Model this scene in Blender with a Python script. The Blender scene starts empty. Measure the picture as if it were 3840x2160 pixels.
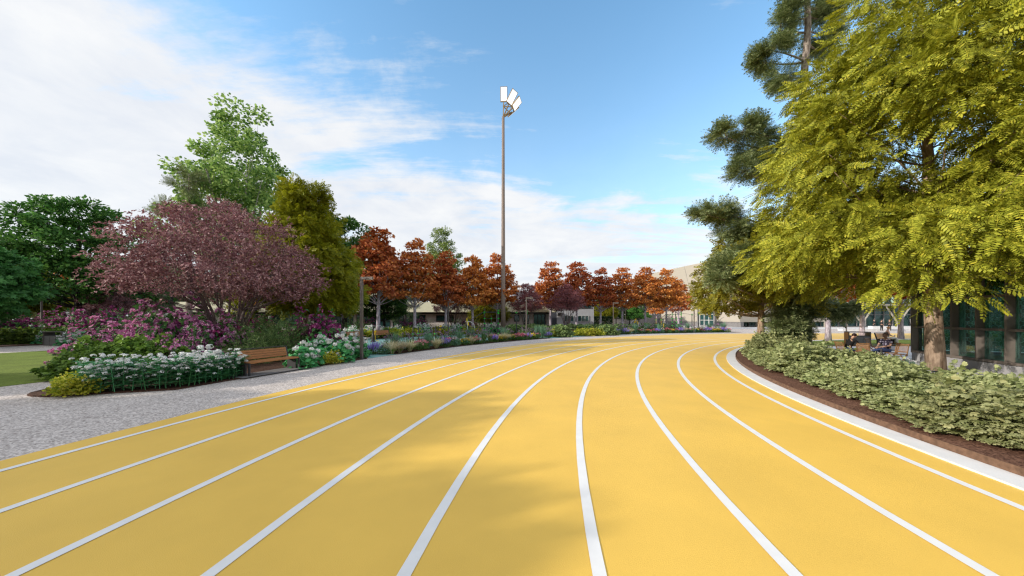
import bpy, math, random
import numpy as np
from math import radians as R, sin, cos, pi, hypot, atan2, sqrt
sc = bpy.context.scene
COL = sc.collection
CX, CY = 37.81, -1.81          # centre of the running-track bend
HC, FP, YH = 1.9, 1230.0, 1196.3   # eye height, focal length and horizon row of the photograph (3840 px wide)
SUN_AZ = (-.955, -.297)        # horizontal direction towards the sun
SUN_EL = 20.5

def G(x, y):                    # ground point seen at photo pixel x, y
    Y = FP*HC/(y-YH); return ((x-1920)/FP*Y, Y)
def P(x, y, Y):                 # point at photo pixel x, y and distance Y
    return np.array(((x-1920)/FP*Y, Y, HC-(y-YH)/FP*Y))
def px(x, Y): return (x-1920)/FP*Y
def pol(r, th): return (CX+r*cos(R(th)), CY+r*sin(R(th)))
def rayr(x, r):                 # point where the sight line of column x meets the circle of radius r round the bend
    k = (x-1920)/FP; a = k*k+1; b = -2*k*CX-2*CY; c = CX*CX+CY*CY-r*r
    Y = (-b+sqrt(max(0, b*b-4*a*c)))/(2*a); return (k*Y, Y)

# ---------------------------------------------------------------- materials
def newmat(name):
    m = bpy.data.materials.new(name); m.use_nodes = True
    nt = m.node_tree; nt.nodes.clear()
    out = nt.nodes.new('ShaderNodeOutputMaterial')
    return m, nt, out
def N(nt, t, **kw):
    n = nt.nodes.new(t)
    for k, v in kw.items():
        if k in n.inputs: n.inputs[k].default_value = v
        else: setattr(n, k, v)
    return n
def c4(c): return (c[0], c[1], c[2], 1)
def ramp(nt, fac, cols, pos=None, interp='LINEAR'):
    r = nt.nodes.new('ShaderNodeValToRGB'); e = r.color_ramp.elements; r.color_ramp.interpolation = interp
    n = len(cols); pos = pos or [i/(n-1) for i in range(n)]
    while len(e) < n: e.new(.5)
    for i in range(n): e[i].position = pos[i]; e[i].color = c4(cols[i])
    nt.links.new(fac, r.inputs[0]); return r
def surf(name, col, rough=.7, scale=6, var=.12, metal=0, bump=0, bscale=60, spec=.3, stretch=None, detail=4, col2=None):
    """opaque surface: base colour broken up by two octaves of noise, optional bump"""
    m, nt, out = newmat(name)
    b = N(nt, 'ShaderNodeBsdfPrincipled', Roughness=rough, Metallic=metal)
    b.inputs['Specular IOR Level'].default_value = spec
    tc = N(nt, 'ShaderNodeTexCoord'); src = tc.outputs['Object']
    if stretch:
        mp = N(nt, 'ShaderNodeMapping'); mp.inputs['Scale'].default_value = stretch
        nt.links.new(src, mp.inputs[0]); src = mp.outputs[0]
    no = N(nt, 'ShaderNodeTexNoise', Scale=scale, Detail=detail); nt.links.new(src, no.inputs['Vector'])
    a = tuple(max(0, c*(1-var)) for c in col); d = col2 or tuple(min(1, c*(1+var)) for c in col)
    r = ramp(nt, no.outputs['Fac'], [a, d], [.32, .68]); nt.links.new(r.outputs[0], b.inputs['Base Color'])
    if bump:
        n2 = N(nt, 'ShaderNodeTexNoise', Scale=bscale, Detail=3); nt.links.new(src, n2.inputs['Vector'])
        bp = N(nt, 'ShaderNodeBump', Strength=bump, Distance=.02); nt.links.new(n2.outputs['Fac'], bp.inputs['Height'])
        nt.links.new(bp.outputs[0], b.inputs['Normal'])
    nt.links.new(b.outputs[0], out.inputs[0]); return m
def leaf(name, cols, trans=.3, rough=.55, spec=.25, pos=None):
    """foliage: every leaf gets its own tint out of a ramp, part of the light passes through"""
    m, nt, out = newmat(name)
    g = N(nt, 'ShaderNodeNewGeometry'); r = ramp(nt, g.outputs['Random Per Island'], cols, pos)
    oi = N(nt, 'ShaderNodeObjectInfo'); hs = N(nt, 'ShaderNodeHueSaturation'); mv = N(nt, 'ShaderNodeMapRange'); mv.inputs[3].default_value = .80; mv.inputs[4].default_value = 1.18
    mh = N(nt, 'ShaderNodeMapRange'); mh.inputs[3].default_value = .488; mh.inputs[4].default_value = .512; nt.links.new(oi.outputs['Random'], mv.inputs[0]); nt.links.new(oi.outputs['Random'], mh.inputs[0])
    nt.links.new(mv.outputs[0], hs.inputs['Value']); nt.links.new(mh.outputs[0], hs.inputs['Hue']); nt.links.new(r.outputs[0], hs.inputs['Color']); r = hs
    b = N(nt, 'ShaderNodeBsdfPrincipled', Roughness=rough); b.inputs['Specular IOR Level'].default_value = spec
    t = N(nt, 'ShaderNodeBsdfTranslucent'); mx = N(nt, 'ShaderNodeMixShader'); mx.inputs[0].default_value = trans
    nt.links.new(r.outputs[0], b.inputs['Base Color']); nt.links.new(r.outputs[0], t.inputs['Color'])
    nt.links.new(b.outputs[0], mx.inputs[1]); nt.links.new(t.outputs[0], mx.inputs[2]); nt.links.new(mx.outputs[0], out.inputs[0])
    return m
def bark(name, dark, light, scale=9):
    m, nt, out = newmat(name)
    b = N(nt, 'ShaderNodeBsdfPrincipled', Roughness=.9); b.inputs['Specular IOR Level'].default_value = .1
    tc = N(nt, 'ShaderNodeTexCoord'); mp = N(nt, 'ShaderNodeMapping'); mp.inputs['Scale'].default_value = (1, 1, .22)
    mp.inputs['Rotation'].default_value = (0, .12, 0)
    nt.links.new(tc.outputs['Object'], mp.inputs[0])
    no = N(nt, 'ShaderNodeTexNoise', Scale=scale*1.6, Detail=6, Roughness=.65); nt.links.new(mp.outputs[0], no.inputs['Vector'])
    r = ramp(nt, no.outputs['Fac'], [dark, light], [.36, .62]); nt.links.new(r.outputs[0], b.inputs['Base Color'])
    bp = N(nt, 'ShaderNodeBump', Strength=.9, Distance=.05); nt.links.new(no.outputs['Fac'], bp.inputs['Height'])
    nt.links.new(bp.outputs[0], b.inputs['Normal']); nt.links.new(b.outputs[0], out.inputs[0]); return m
def speckle(name, cols, scale, rough=.85, bump=.3, big=None):
    """aggregate: cells of several tints (gravel, mulch, grass ground)"""
    m, nt, out = newmat(name)
    b = N(nt, 'ShaderNodeBsdfPrincipled', Roughness=rough); b.inputs['Specular IOR Level'].default_value = .2
    tc = N(nt, 'ShaderNodeTexCoord'); v = N(nt, 'ShaderNodeTexVoronoi', Scale=scale)
    nt.links.new(tc.outputs['Object'], v.inputs['Vector'])
    bw = N(nt, 'ShaderNodeSeparateColor'); nt.links.new(v.outputs['Color'], bw.inputs[0])
    r = ramp(nt, bw.outputs[0], cols); col = r.outputs[0]
    if big:
        no = N(nt, 'ShaderNodeTexNoise', Scale=big[0], Detail=5); nt.links.new(tc.outputs['Object'], no.inputs['Vector'])
        r2 = ramp(nt, no.outputs['Fac'], [(1-big[1],)*3, (1, 1, 1)], [.35, .65])
        mx = N(nt, 'ShaderNodeMix', data_type='RGBA', blend_type='MULTIPLY'); mx.inputs[0].default_value = 1
        nt.links.new(col, mx.inputs[6]); nt.links.new(r2.outputs[0], mx.inputs[7]); col = mx.outputs[2]
    nt.links.new(col, b.inputs['Base Color'])
    bp = N(nt, 'ShaderNodeBump', Strength=bump, Distance=.01); nt.links.new(bw.outputs[1], bp.inputs['Height'])
    nt.links.new(bp.outputs[0], b.inputs['Normal']); nt.links.new(b.outputs[0], out.inputs[0]); return m
def glassy(name, col, alpha=.35, rough=.05):
    """tinted pane: part clear, part mirror"""
    m, nt, out = newmat(name)
    gl = N(nt, 'ShaderNodeBsdfGlossy', Roughness=rough); gl.inputs[0].default_value = (.85, .95, .95, 1)
    tr = N(nt, 'ShaderNodeBsdfTransparent'); tr.inputs[0].default_value = c4(col)
    df = N(nt, 'ShaderNodeBsdfDiffuse'); df.inputs[0].default_value = c4(tuple(c*.35 for c in col))
    m1 = N(nt, 'ShaderNodeMixShader'); m1.inputs[0].default_value = alpha
    nt.links.new(tr.outputs[0], m1.inputs[1]); nt.links.new(df.outputs[0], m1.inputs[2])
    lw = N(nt, 'ShaderNodeLayerWeight'); fr = N(nt, 'ShaderNodeMath', operation='POWER'); fr.inputs[1].default_value = 4.5; nt.links.new(lw.outputs['Facing'], fr.inputs[0])
    f2 = N(nt, 'ShaderNodeMath', operation='MULTIPLY_ADD'); f2.inputs[1].default_value = .9; f2.inputs[2].default_value = .05; nt.links.new(fr.outputs[0], f2.inputs[0]); m2 = N(nt, 'ShaderNodeMixShader')
    nt.links.new(f2.outputs[0], m2.inputs[0]); nt.links.new(m1.outputs[0], m2.inputs[1]); nt.links.new(gl.outputs[0], m2.inputs[2])
    nt.links.new(m2.outputs[0], out.inputs[0]); return m
def emit(name, col, s):
    m, nt, out = newmat(name); e = N(nt, 'ShaderNodeEmission', Strength=s); e.inputs[0].default_value = c4(col)
    nt.links.new(e.outputs[0], out.inputs[0]); return m

# ---------------------------------------------------------------- mesh building
def build(name, V, F, mats, parent=None, mi=None, smooth=False):
    """V (n,3); F list of (m,k) index arrays; mi list of material indices per F block"""
    me = bpy.data.meshes.new(name)
    V = np.asarray(V, np.float32); F = [np.asarray(f, np.int32) for f in F if len(f)]
    me.vertices.add(len(V)); me.vertices.foreach_set('co', V.ravel())
    tot = np.concatenate([np.full(len(f), f.shape[1], np.int32) for f in F]); st = np.concatenate([[0], np.cumsum(tot)[:-1]]).astype(np.int32)
    lp = np.concatenate([f.ravel() for f in F])
    me.loops.add(len(lp)); me.loops.foreach_set('vertex_index', lp)
    me.polygons.add(len(tot)); me.polygons.foreach_set('loop_start', st); me.polygons.foreach_set('loop_total', tot)
    if mi is not None: me.polygons.foreach_set('material_index', np.concatenate([np.full(len(f), k, np.int32) for f, k in zip(F, mi)]))
    me.polygons.foreach_set('use_smooth', np.full(len(tot), bool(smooth)))
    for m in (mats if isinstance(mats, (list, tuple)) else [mats]): me.materials.append(m)
    me.update(calc_edges=True); me.validate()
    o = bpy.data.objects.new(name, me); COL.objects.link(o)
    if parent is not None: o.parent = parent
    return o
class MB:
    def __init__(s): s.V = []; s.F = []; s.mi = []; s.n = 0
    def add(s, V, F, mi=0):
        V = np.asarray(V, float).reshape(-1, 3)
        for f in F:
            f = np.asarray(f, int)
            if len(f): s.F.append(f+s.n); s.mi.append(mi)
        s.V.append(V); s.n += len(V); return s
    def box(s, c, d, rz=0, mi=0, rx=0, ry=0):
        x, y, z = [k/2 for k in d]
        V = np.array([(a*x, b*y, e*z) for e in (-1, 1) for a, b in ((-1, -1), (1, -1), (1, 1), (-1, 1))])
        V = V @ rot(rx, ry, rz).T + np.array(c)
        return s.add(V, [[(3, 2, 1, 0), (4, 5, 6, 7), (0, 1, 5, 4), (1, 2, 6, 5), (2, 3, 7, 6), (3, 0, 4, 7)]], mi)
    def bar(s, a, b, w, h, mi=0, up=(0, 0, 1)):
        """rectangular bar from a to b; w across, h along up"""
        a = np.array(a, float); b = np.array(b, float); d = b-a; L = np.linalg.norm(d); d /= L
        up = np.array(up, float); x = np.cross(d, up)
        if np.linalg.norm(x) < 1e-4: x = np.cross(d, (1, 0, 0))
        x /= np.linalg.norm(x); u = np.cross(x, d)
        V = [p+x*i*w/2+u*j*h/2 for p in (a, b) for i, j in ((-1, -1), (1, -1), (1, 1), (-1, 1))]
        return s.add(V, [[(3, 2, 1, 0), (4, 5, 6, 7), (0, 1, 5, 4), (1, 2, 6, 5), (2, 3, 7, 6), (3, 0, 4, 7)]], mi)
    def tube(s, pts, rad, n=8, mi=0, caps=True):
        V, F = tube(pts, rad, n, caps); return s.add(V, F, mi)
    def lathe(s, prof, c=(0, 0, 0), n=16, mi=0):
        pts = [(c[0], c[1], c[2]+z) for r, z in prof]; return s.tube(pts, [max(r, .0005) for r, z in prof], n, mi)
    def ball(s, c, r, n=10, m=6, mi=0):
        r = np.array(r if hasattr(r, '__len__') else (r, r, r)); th = np.linspace(0, pi, m+1)[1:-1]; ph = np.linspace(0, 2*pi, n, endpoint=False)
        V = [(0, 0, 1)]+[(sin(t)*cos(p), sin(t)*sin(p), cos(t)) for t in th for p in ph]+[(0, 0, -1)]
        q = [(1+i*n+j, 1+(i+1)*n+j, 1+(i+1)*n+(j+1) % n, 1+i*n+(j+1) % n) for i in range(m-2) for j in range(n)]
        L = len(V)-1; t3 = [(0, 1+j, 1+(j+1) % n) for j in range(n)]+[(L, 1+(m-2)*n+(j+1) % n, 1+(m-2)*n+j) for j in range(n)]
        return s.add(np.array(V)*r+np.array(c), [q, t3], mi)
    def poly(s, pts, z0, z1=None, mi=0):
        """flat polygon at z0, or a prism from z0 up to z1"""
        n = len(pts); a = [(x, y, z0) for x, y in pts]
        if z1 is None: return s.add(a, [[tuple(range(n))]], mi)
        b = [(x, y, z1) for x, y in pts]
        return s.add(a+b, [[tuple(range(n, 2*n))], [tuple(range(n-1, -1, -1))], [(i, (i+1) % n, n+(i+1) % n, n+i) for i in range(n)]], mi)
    def build(s, name, mats, parent=None, smooth=False):
        return build(name, np.concatenate(s.V), s.F, mats, parent, s.mi, smooth)
def rot(rx, ry, rz):
    a, b, c, d, e, f = cos(rx), sin(rx), cos(ry), sin(ry), cos(rz), sin(rz)
    return np.array([[e, -f, 0], [f, e, 0], [0, 0, 1]]) @ np.array([[c, 0, d], [0, 1, 0], [-d, 0, c]]) @ np.array([[1, 0, 0], [0, a, -b], [0, b, a]])
def tube(pts, rad, n=6, caps=True):
    p = np.asarray(pts, float); m = len(p); rad = np.broadcast_to(np.asarray(rad, float), (m,))
    t = np.gradient(p, axis=0); t /= np.linalg.norm(t, axis=1)[:, None]+1e-9
    ref = np.array((0, 0, 1.)) if abs(t[0][2]) < .9 else np.array((1., 0, 0))
    V = []
    for i in range(m):
        x = np.cross(t[i], ref); x /= np.linalg.norm(x)+1e-9; y = np.cross(x, t[i]); y /= np.linalg.norm(y)+1e-9; ref = y
        a = np.linspace(0, 2*pi, n, endpoint=False); V.append(p[i]+rad[i]*(np.cos(a)[:, None]*x+np.sin(a)[:, None]*y))
    V = np.concatenate(V); F = [np.array([(i*n+j, i*n+(j+1) % n, (i+1)*n+(j+1) % n, (i+1)*n+j) for i in range(m-1) for j in range(n)])]
    if caps: F.append(np.array([tuple(range(n-1, -1, -1)), tuple((m-1)*n+j for j in range(n))]))
    return V, F

# ---------------------------------------------------------------- things
REG = []
def empty(name, loc=(0, 0, 0), rz=0, s=1):
    o = bpy.data.objects.new(name, None); COL.objects.link(o); o.location = loc; o.rotation_euler = (0, 0, rz)
    o.scale = (s, s, s) if not hasattr(s, '__len__') else s; o.empty_display_size = .2; return o
def tag(o, label, cat, group=None, kind=None):
    if label: o['label'] = label
    if cat: o['category'] = cat
    if group: o['group'] = group
    if kind: o['kind'] = kind
    return o
def struct(o): o['kind'] = 'structure'; return o
def reg(o, desc, place, cat, group=None):
    """labelled at the end: when several share desc and place each is told apart by its rank from the left"""
    o['category'] = cat; REG.append((o, desc, place, group)); return o
def dup(root, loc, rz=0, s=1):
    r = root.copy(); COL.objects.link(r); r.location = loc; r.rotation_euler = (0, 0, rz); r.scale = (s, s, s) if not hasattr(s, '__len__') else s
    for k in ('label', 'group', 'category'):
        if k in r: del r[k]
    for ch in list(root.children):
        c = ch.copy(); COL.objects.link(c); c.parent = r
        for g in list(ch.children):
            d = g.copy(); COL.objects.link(d); d.parent = c
    return r
class Kind:
    """one built thing per variant; place() moves the prototype the first time, copies it afterwards"""
    def __init__(s, makers): s.mk = makers; s.pro = [None]*len(makers); s.i = 0
    def place(s, x, y, z=0, rz=None, sc=1, v=None):
        v = s.i % len(s.mk) if v is None else v; s.i += 1
        rz = RNG.uniform(0, 6.28) if rz is None else rz
        if s.pro[v] is None:
            o = s.mk[v](); s.pro[v] = o; o.location = (x, y, z); o.rotation_euler = (0, 0, rz); o.scale = (sc, sc, sc) if not hasattr(sc, '__len__') else sc
            return o
        return dup(s.pro[v], (x, y, z), rz, sc)
RNG = np.random.default_rng(7)
# ---------------------------------------------------------------- leaf templates: +x along the leaf, +z its upper face
def T_diamond(w=.28): return np.array([(0, 0, 0), (.45, w, .03), (1, 0, -.08), (.45, -w, .03)]), [np.array([(0, 3, 2, 1)])]
def T_round(w=.42):
    V = np.array([(0, 0, 0), (.3, w, .03), (.75, w*.8, 0), (1, 0, -.06), (.75, -w*.8, 0), (.3, -w, .03)]); return V, [np.array([(5, 4, 3, 2, 1, 0)])]
def T_maple():
    L = []; c = .42
    for a, r in ((-118, .42), (-85, .3), (-55, .62), (-28, .34), (0, .62), (28, .34), (55, .62), (85, .3), (118, .42)):
        L.append((c+r*cos(R(a)), r*sin(R(a)), -.10*r if r > .4 else .04))
    V = np.array([(0, 0, 0)]+L); return V, [np.array([tuple(range(10))])]
def T_lobed():
    L = []; c = .42
    for k in range(-2, 3):
        r = .56 if k == 0 else .50
        L += [(c+r*cos(R(52*k-13)), r*sin(R(52*k-13)), -.07), (c+r*cos(R(52*k+13)), r*sin(R(52*k+13)), -.07)]
        if k < 2: L.append((c+.37*cos(R(52*k+26)), .37*sin(R(52*k+26)), .03))
    V = np.array([(0, 0, 0)]+L); return V, [np.array([tuple(range(len(V)))])]
def T_frond(n=7, ll=.24, lw=.085, ang=62, droop=.22):
    V = []; F = []; 
    for i in range(n):
        s = .12+.8*i/(n-1); k = ll*(1-.35*abs(2*i/(n-1)-.8))
        for sd in (-1, 1):
            b = len(V); d = np.array((cos(R(ang)), sd*sin(R(ang)), -.18)); q = np.array((-d[1], d[0], 0)); o = np.array((s, 0, -droop*s*s))
            V += [o, o+d*k*.5+q*lw*.5, o+d*k, o+d*k*.5-q*lw*.5]; F.append((b, b+1, b+2, b+3) if sd < 0 else (b+3, b+2, b+1, b))
    b = len(V); o = np.array((.95, 0, -droop*.9)); V += [o, o+(.1, .05, 0), o+(.2, 0, -.04), o+(.1, -.05, 0)]; F.append((b+3, b+2, b+1, b))
    b = len(V); V += [np.array(v) for v in ((0, -.008, 0), (.5, -.007, -droop*.25), (1, 0, -droop), (.5, .007, -droop*.25), (0, .008, 0))]; F2 = [(b, b+1, b+2, b+3, b+4)]
    return np.array(V), [np.array(F), np.array(F2)]
def T_spray(n=6): return T_frond(n, .34, .05, 40, .1)
def T_lily():
    V = []; F = []
    for k in range(6):
        a = k*pi/3; d = np.array((cos(a), sin(a), 0)); q = np.array((-d[1], d[0], 0)); b = len(V); l = .5 if k % 2 else .45
        V += [np.zeros(3), d*l*.5+q*.14+(0, 0, .22), d*l+(0, 0, .16), d*l*.5-q*.14+(0, 0, .22)]; F.append((b, b+3, b+2, b+1))
    V = np.array(V)[:, [2, 0, 1]]; return V, [np.array(F)]      # opens along +x
def T_sprig():
    V = []; F = []; t, f = T_diamond(.26)
    for k, (a, s, z) in enumerate(((0, .55, 0), (70, .5, .1), (-70, .5, -.05), (35, .5, -.12), (-35, .5, .12))):
        q = t*s @ rot(.5*(k-2), .25*z*9, R(a)).T+np.array((.15*k, 0, z)); F.append(f[0]+len(V)); V += list(q)
    return np.array(V), [np.concatenate(F)]
def unit(v): return v/(np.linalg.norm(v, axis=-1, keepdims=True)+1e-9)
def scatter(t, pos, d, nrm, size):
    """copies of template t: at pos, pointing along d, upper face towards nrm"""
    V, F = t; x = unit(d); z = nrm-(nrm*x).sum(1, keepdims=True)*x; z = unit(z); y = np.cross(z, x)
    M = np.stack([x, y, z], 1)*np.asarray(size).reshape(-1, 1, 1)      # rows are axes
    W = np.einsum('vk,nkj->nvj', V, M)+pos[:, None, :]
    o = (np.arange(len(pos))*len(V))[:, None, None]
    return W.reshape(-1, 3), [(f[None]+o).reshape(-1, f.shape[1]) for f in F]
def rnd(rng, n): return unit(rng.normal(size=(n, 3)))
def cloud(rng, cen, rad, per, t, size, axis=None, droop=.3, shell=.45, jit=.5, up=1., sv=.3):
    """leaves round a set of clump centres; rad (n,3) ellipsoid radii"""
    cen = np.asarray(cen, float); rad = np.asarray(rad, float); n = len(cen)
    idx = np.repeat(np.arange(n), per); m = len(idx)
    u = rnd(rng, m); f = rng.uniform(0, 1, m)**shell; pos = cen[idx]+u*f[:, None]*rad[idx]
    out = unit(u*np.array((1, 1, .5)))
    if axis is not None:
        ax = pos-np.asarray(axis); ax[:, 2] *= .3; out = unit(out+1.0*unit(ax))
    d = unit(out+jit*rng.normal(size=(m, 3))-np.array((0, 0, droop)))
    nr = unit(np.array((0, 0, .55*up))+.7*out+.55*rng.normal(size=(m, 3)))
    return scatter(t, pos, d, nr, size*(1+sv*rng.uniform(-1, 1, m)))
def clumps(rng, n, env, z0, z1, shell=.55, mind=.8, tries=60, squash=1):
    """centres inside a surface of revolution, spread out"""
    zs = np.linspace(z0, z1, 60); w = np.array([env(z) for z in zs]); w = w+.15*w.max(); w /= w.sum(); C = []
    for _ in range(n*tries):
        if len(C) >= n: break
        z = rng.choice(zs, p=w)+rng.uniform(-.1, .1); a = rng.uniform(0, 2*pi); r = env(z)*rng.uniform(0, 1)**shell
        c = np.array((r*cos(a), r*sin(a)*squash, z))
        if all(np.linalg.norm(c-k) > mind for k in C): C.append(c)
    return np.array(C)
def trunk_mesh(rng, mb, H, r0, bend=.15, n=10, sides=9, base=(0, 0), lean=(0, 0), flare=1.25):
    z = np.linspace(0, H, n); wob = np.cumsum(rng.normal(size=(n, 2))*bend*H/60, axis=0)
    pts = np.stack([base[0]+wob[:, 0]+lean[0]*z, base[1]+wob[:, 1]+lean[1]*z, z], 1); pts[0, :2] = base
    rad = r0*(1-z/H)**.8*.95+r0*.05; rad[0] *= flare; mb.tube(pts, rad, sides); return pts, rad
def limb(mb, tp, tr, c, k=.35, r=None, sides=5, rise=.5, frac=None, rng=RNG, low=None):
    """curved limb from the trunk up to a clump centre"""
    hz = hypot(c[0]-tp[0][0], c[1]-tp[0][1]); z = c[2]-hz*rise
    z = min(max(z, tp[1][2]*.6 if low is None else low), tp[-1][2]*.96)
    a = np.array([np.interp(z, tp[:, 2], tp[:, i]) for i in range(3)]); ra = np.interp(z, tp[:, 2], tr)
    r = ra*k if r is None else r; mid = (a+c)/2+np.array((0, 0, -.08*hz))+rng.normal(size=3)*.06*hz
    t = np.linspace(0, 1, 6)[:, None]; pts = (1-t)**2*a+2*t*(1-t)*mid+t*t*c
    mb.tube(pts, np.linspace(r, r*.22, 6), sides, caps=False)
def make_tree(name, seed, H, r0, env, z0, z1, ncl, crad, per, tmpl, size, leafm, barkm, droop=.3, mind=.8, shell=.55, jit=.5, rise=.6, up=1.,
              limbk=.4, bend=.15, lshell=.45, lean=(0, 0), stems=1, trunk_top=None, spread=.0, vary=.3, every=1, flat=.55, skip=None, flare=1.25, lowlimb=None):
    rng = np.random.default_rng(seed); root = empty(name); mb = MB(); TP = []
    if stems == 1: TP.append(trunk_mesh(rng, mb, trunk_top or H*.93, r0, bend, lean=lean, flare=flare))
    else:
        for k in range(stems):
            a = 2*pi*k/stems+rng.uniform(-.3, .3); s = rng.uniform(.25, 1)*spread
            z = np.linspace(0, trunk_top or H*.8, 9); f = (z/z[-1])**1.3; q = z[-1]*s
            pts = np.stack([.12*cos(a)+cos(a)*q*f, .12*sin(a)+sin(a)*q*f, z], 1)+rng.normal(size=(9, 3))*.03
            rad = r0*(1-z/z[-1]*.85); mb.tube(pts, rad, 6); TP.append((pts, rad))
    C = clumps(rng, ncl, env, z0, z1, shell, mind)
    C[:, 0] += lean[0]*C[:, 2]; C[:, 1] += lean[1]*C[:, 2]
    if skip is not None: C = C[[not skip(c) for c in C]]
    rr = crad*(1+vary*rng.uniform(-1, 1, len(C))); rad = np.stack([rr, rr, rr*flat], 1)
    for i, c in enumerate(C):
        if i % every: continue
        tp, tr = min(TP, key=lambda t: np.min(np.linalg.norm(t[0]-c, axis=1)))
        limb(mb, tp, tr, c-np.array((0, 0, .2*crad)), limbk, rise=rise, frac=None if lowlimb is None else None, rng=rng, low=lowlimb or z0*.75)
    mb.build('trunk', barkm, root, smooth=True)
    ax = np.array((0, 0, (z0+z1)/2*.9)); V, F = cloud(rng, C, rad, per, tmpl, size, axis=ax, droop=droop, shell=lshell, jit=jit, up=up)
    build('crown', V, F, leafm, root); return root
def env_pts(pts):
    z = [p[0] for p in pts]; r = [p[1] for p in pts]; return lambda q: float(np.interp(q, z, r))
def shrub(name, seed, rx, h, n, tmpl, size, leafm, droop=.25, jit=.45, layers=0, up=1., lump=.18, inner=.35, ry=None, parent=None, zf=.0, skirt=.0):
    """mound of leaves: bumpy dome, some leaves inside so that it is not hollow; layers>0 gathers the leaves in plates"""
    rng = np.random.default_rng(seed); ry = ry or rx
    a = rng.uniform(0, 2*pi, n); cz = rng.uniform(0, 1, n); s = np.sqrt(1-cz*cz)
    k = 1-lump+lump*(np.sin(3*a+seed)+np.sin(5*cz*pi+2*a+seed*2)+np.sin(7*a-9*cz+seed))/1.6
    f = np.where(rng.uniform(0, 1, n) < inner, rng.uniform(.45, .95, n), rng.uniform(.9, 1.04, n))*k
    if layers: cz2 = (np.floor(cz*layers)+.75+.3*rng.uniform(-1, 1, n))/layers; cz = .25*cz+.75*np.clip(cz2, 0, 1)
    pos = np.stack([rx*s*np.cos(a)*f, ry*s*np.sin(a)*f, h*(zf+(1-zf)*cz*f)+.02], 1)
    out = np.stack([np.cos(a)*s, np.sin(a)*s, cz*.7], 1)
    d = unit(out*np.array((1, 1, .4))+jit*rng.normal(size=(n, 3))-np.array((0, 0, droop)))
    nr = unit(out*.8+np.array((0, 0, .65*up))+.5*rng.normal(size=(n, 3)))
    V, F = scatter(tmpl, pos, d, nr, size*(1+.3*rng.uniform(-1, 1, n))); V[:, 2] = np.maximum(V[:, 2], .005)
    return build(name, V, F, leafm, parent)
def dome_pts(rng, n, rx, h, f=1., zmin=.1, lump=.15, ry=None, seed=0):
    a = rng.uniform(0, 2*pi, n); cz = rng.uniform(zmin, 1, n); s = np.sqrt(1-cz*cz)
    k = f*(1-lump+lump*(np.sin(3*a+seed)+np.sin(5*cz*pi+2*a+seed*2)+np.sin(7*a-9*cz+seed))/1.6)
    return np.stack([rx*s*np.cos(a)*k, (ry or rx)*s*np.sin(a)*k, h*cz*k], 1), np.stack([np.cos(a)*s, np.sin(a)*s, cz], 1)
def blades(rng, n, h, spread, w, curve=1., base=.08):
    """tuft of arching grass blades"""
    a = rng.uniform(0, 2*pi, n); L = h*rng.uniform(.65, 1.1, n); t = rng.uniform(0, 1, n)**.5*spread; V = []; F = []
    for i in range(n):
        d = np.array((cos(a[i]), sin(a[i]), 0)); q = np.array((-d[1], d[0], 0)); b0 = d*base*rng.uniform(0, 1); b = len(V)
        for s, ww in ((0, 1), (.4, .9), (.75, .7)):
            c = b0+d*L[i]*t[i]*s**1.6*curve+np.array((0, 0, L[i]*s*(1-.35*t[i]*s))); V += [c-q*w*ww/2, c+q*w*ww/2]
        V.append(b0+d*L[i]*t[i]*curve+np.array((0, 0, L[i]*(1-.42*t[i])))); F.append((b, b+1, b+3, b+2)); F.append((b+2, b+3, b+5, b+4)); F.append((b+4, b+5, b+6, b+6))
    F = np.array(F); tri = F[:, 2] == F[:, 3]; return np.array(V), [F[~tri], F[tri][:, :3]]
# ---------------------------------------------------------------- camera, sun, sky
cam = bpy.data.objects.new('camera', bpy.data.cameras.new('camera')); COL.objects.link(cam); sc.camera = cam
cam.location = (0, 0, HC); cam.rotation_euler = (pi/2, 0, 0)
cam.data.sensor_width = 36; cam.data.lens = 36*FP/3840; cam.data.shift_y = (YH-1080)/3840; cam.data.clip_end = 2000; cam.data.clip_start = .05
L = bpy.data.lights.new('sun', 'SUN'); L.energy = 3.35; L.angle = R(.6); L.color = (1, .93, .82)
so = bpy.data.objects.new('sun', L); COL.objects.link(so)
from mathutils import Vector
sd = Vector((SUN_AZ[0]*cos(R(SUN_EL)), SUN_AZ[1]*cos(R(SUN_EL)), sin(R(SUN_EL))))
so.rotation_euler = sd.to_track_quat('Z', 'Y').to_euler(); so.location = (-30, -10, 60)
W = bpy.data.worlds.new('World'); sc.world = W; W.use_nodes = True; nt = W.node_tree; nt.nodes.clear(); lk = nt.links.new
wo = N(nt, 'ShaderNodeOutputWorld'); bg = N(nt, 'ShaderNodeBackground', Strength=.15); lk(bg.outputs[0], wo.inputs[0])
sky = N(nt, 'ShaderNodeTexSky', sky_type='NISHITA', sun_disc=False, sun_elevation=R(SUN_EL), sun_rotation=atan2(SUN_AZ[0], SUN_AZ[1]) % (2*pi), altitude=100, air_density=1.0, dust_density=.6, ozone_density=1.5)
tc = N(nt, 'ShaderNodeTexCoord'); sp = N(nt, 'ShaderNodeSeparateXYZ'); lk(tc.outputs['Generated'], sp.inputs[0])
def M(op, a, b=None, c=None, clamp=False):
    n = N(nt, 'ShaderNodeMath', operation=op, use_clamp=clamp)
    for i, v in enumerate((a, b, c)):
        if v is None: continue
        if isinstance(v, (int, float)): n.inputs[i].default_value = v
        else: lk(v, n.inputs[i])
    return n.outputs[0]
X, Y, Z = sp.outputs
zz = M('ADD', M('MAXIMUM', Z, 0), .16)
u = M('DIVIDE', X, zz); v = M('DIVIDE', Y, zz)               # the cloud layer as a level sheet overhead
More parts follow.
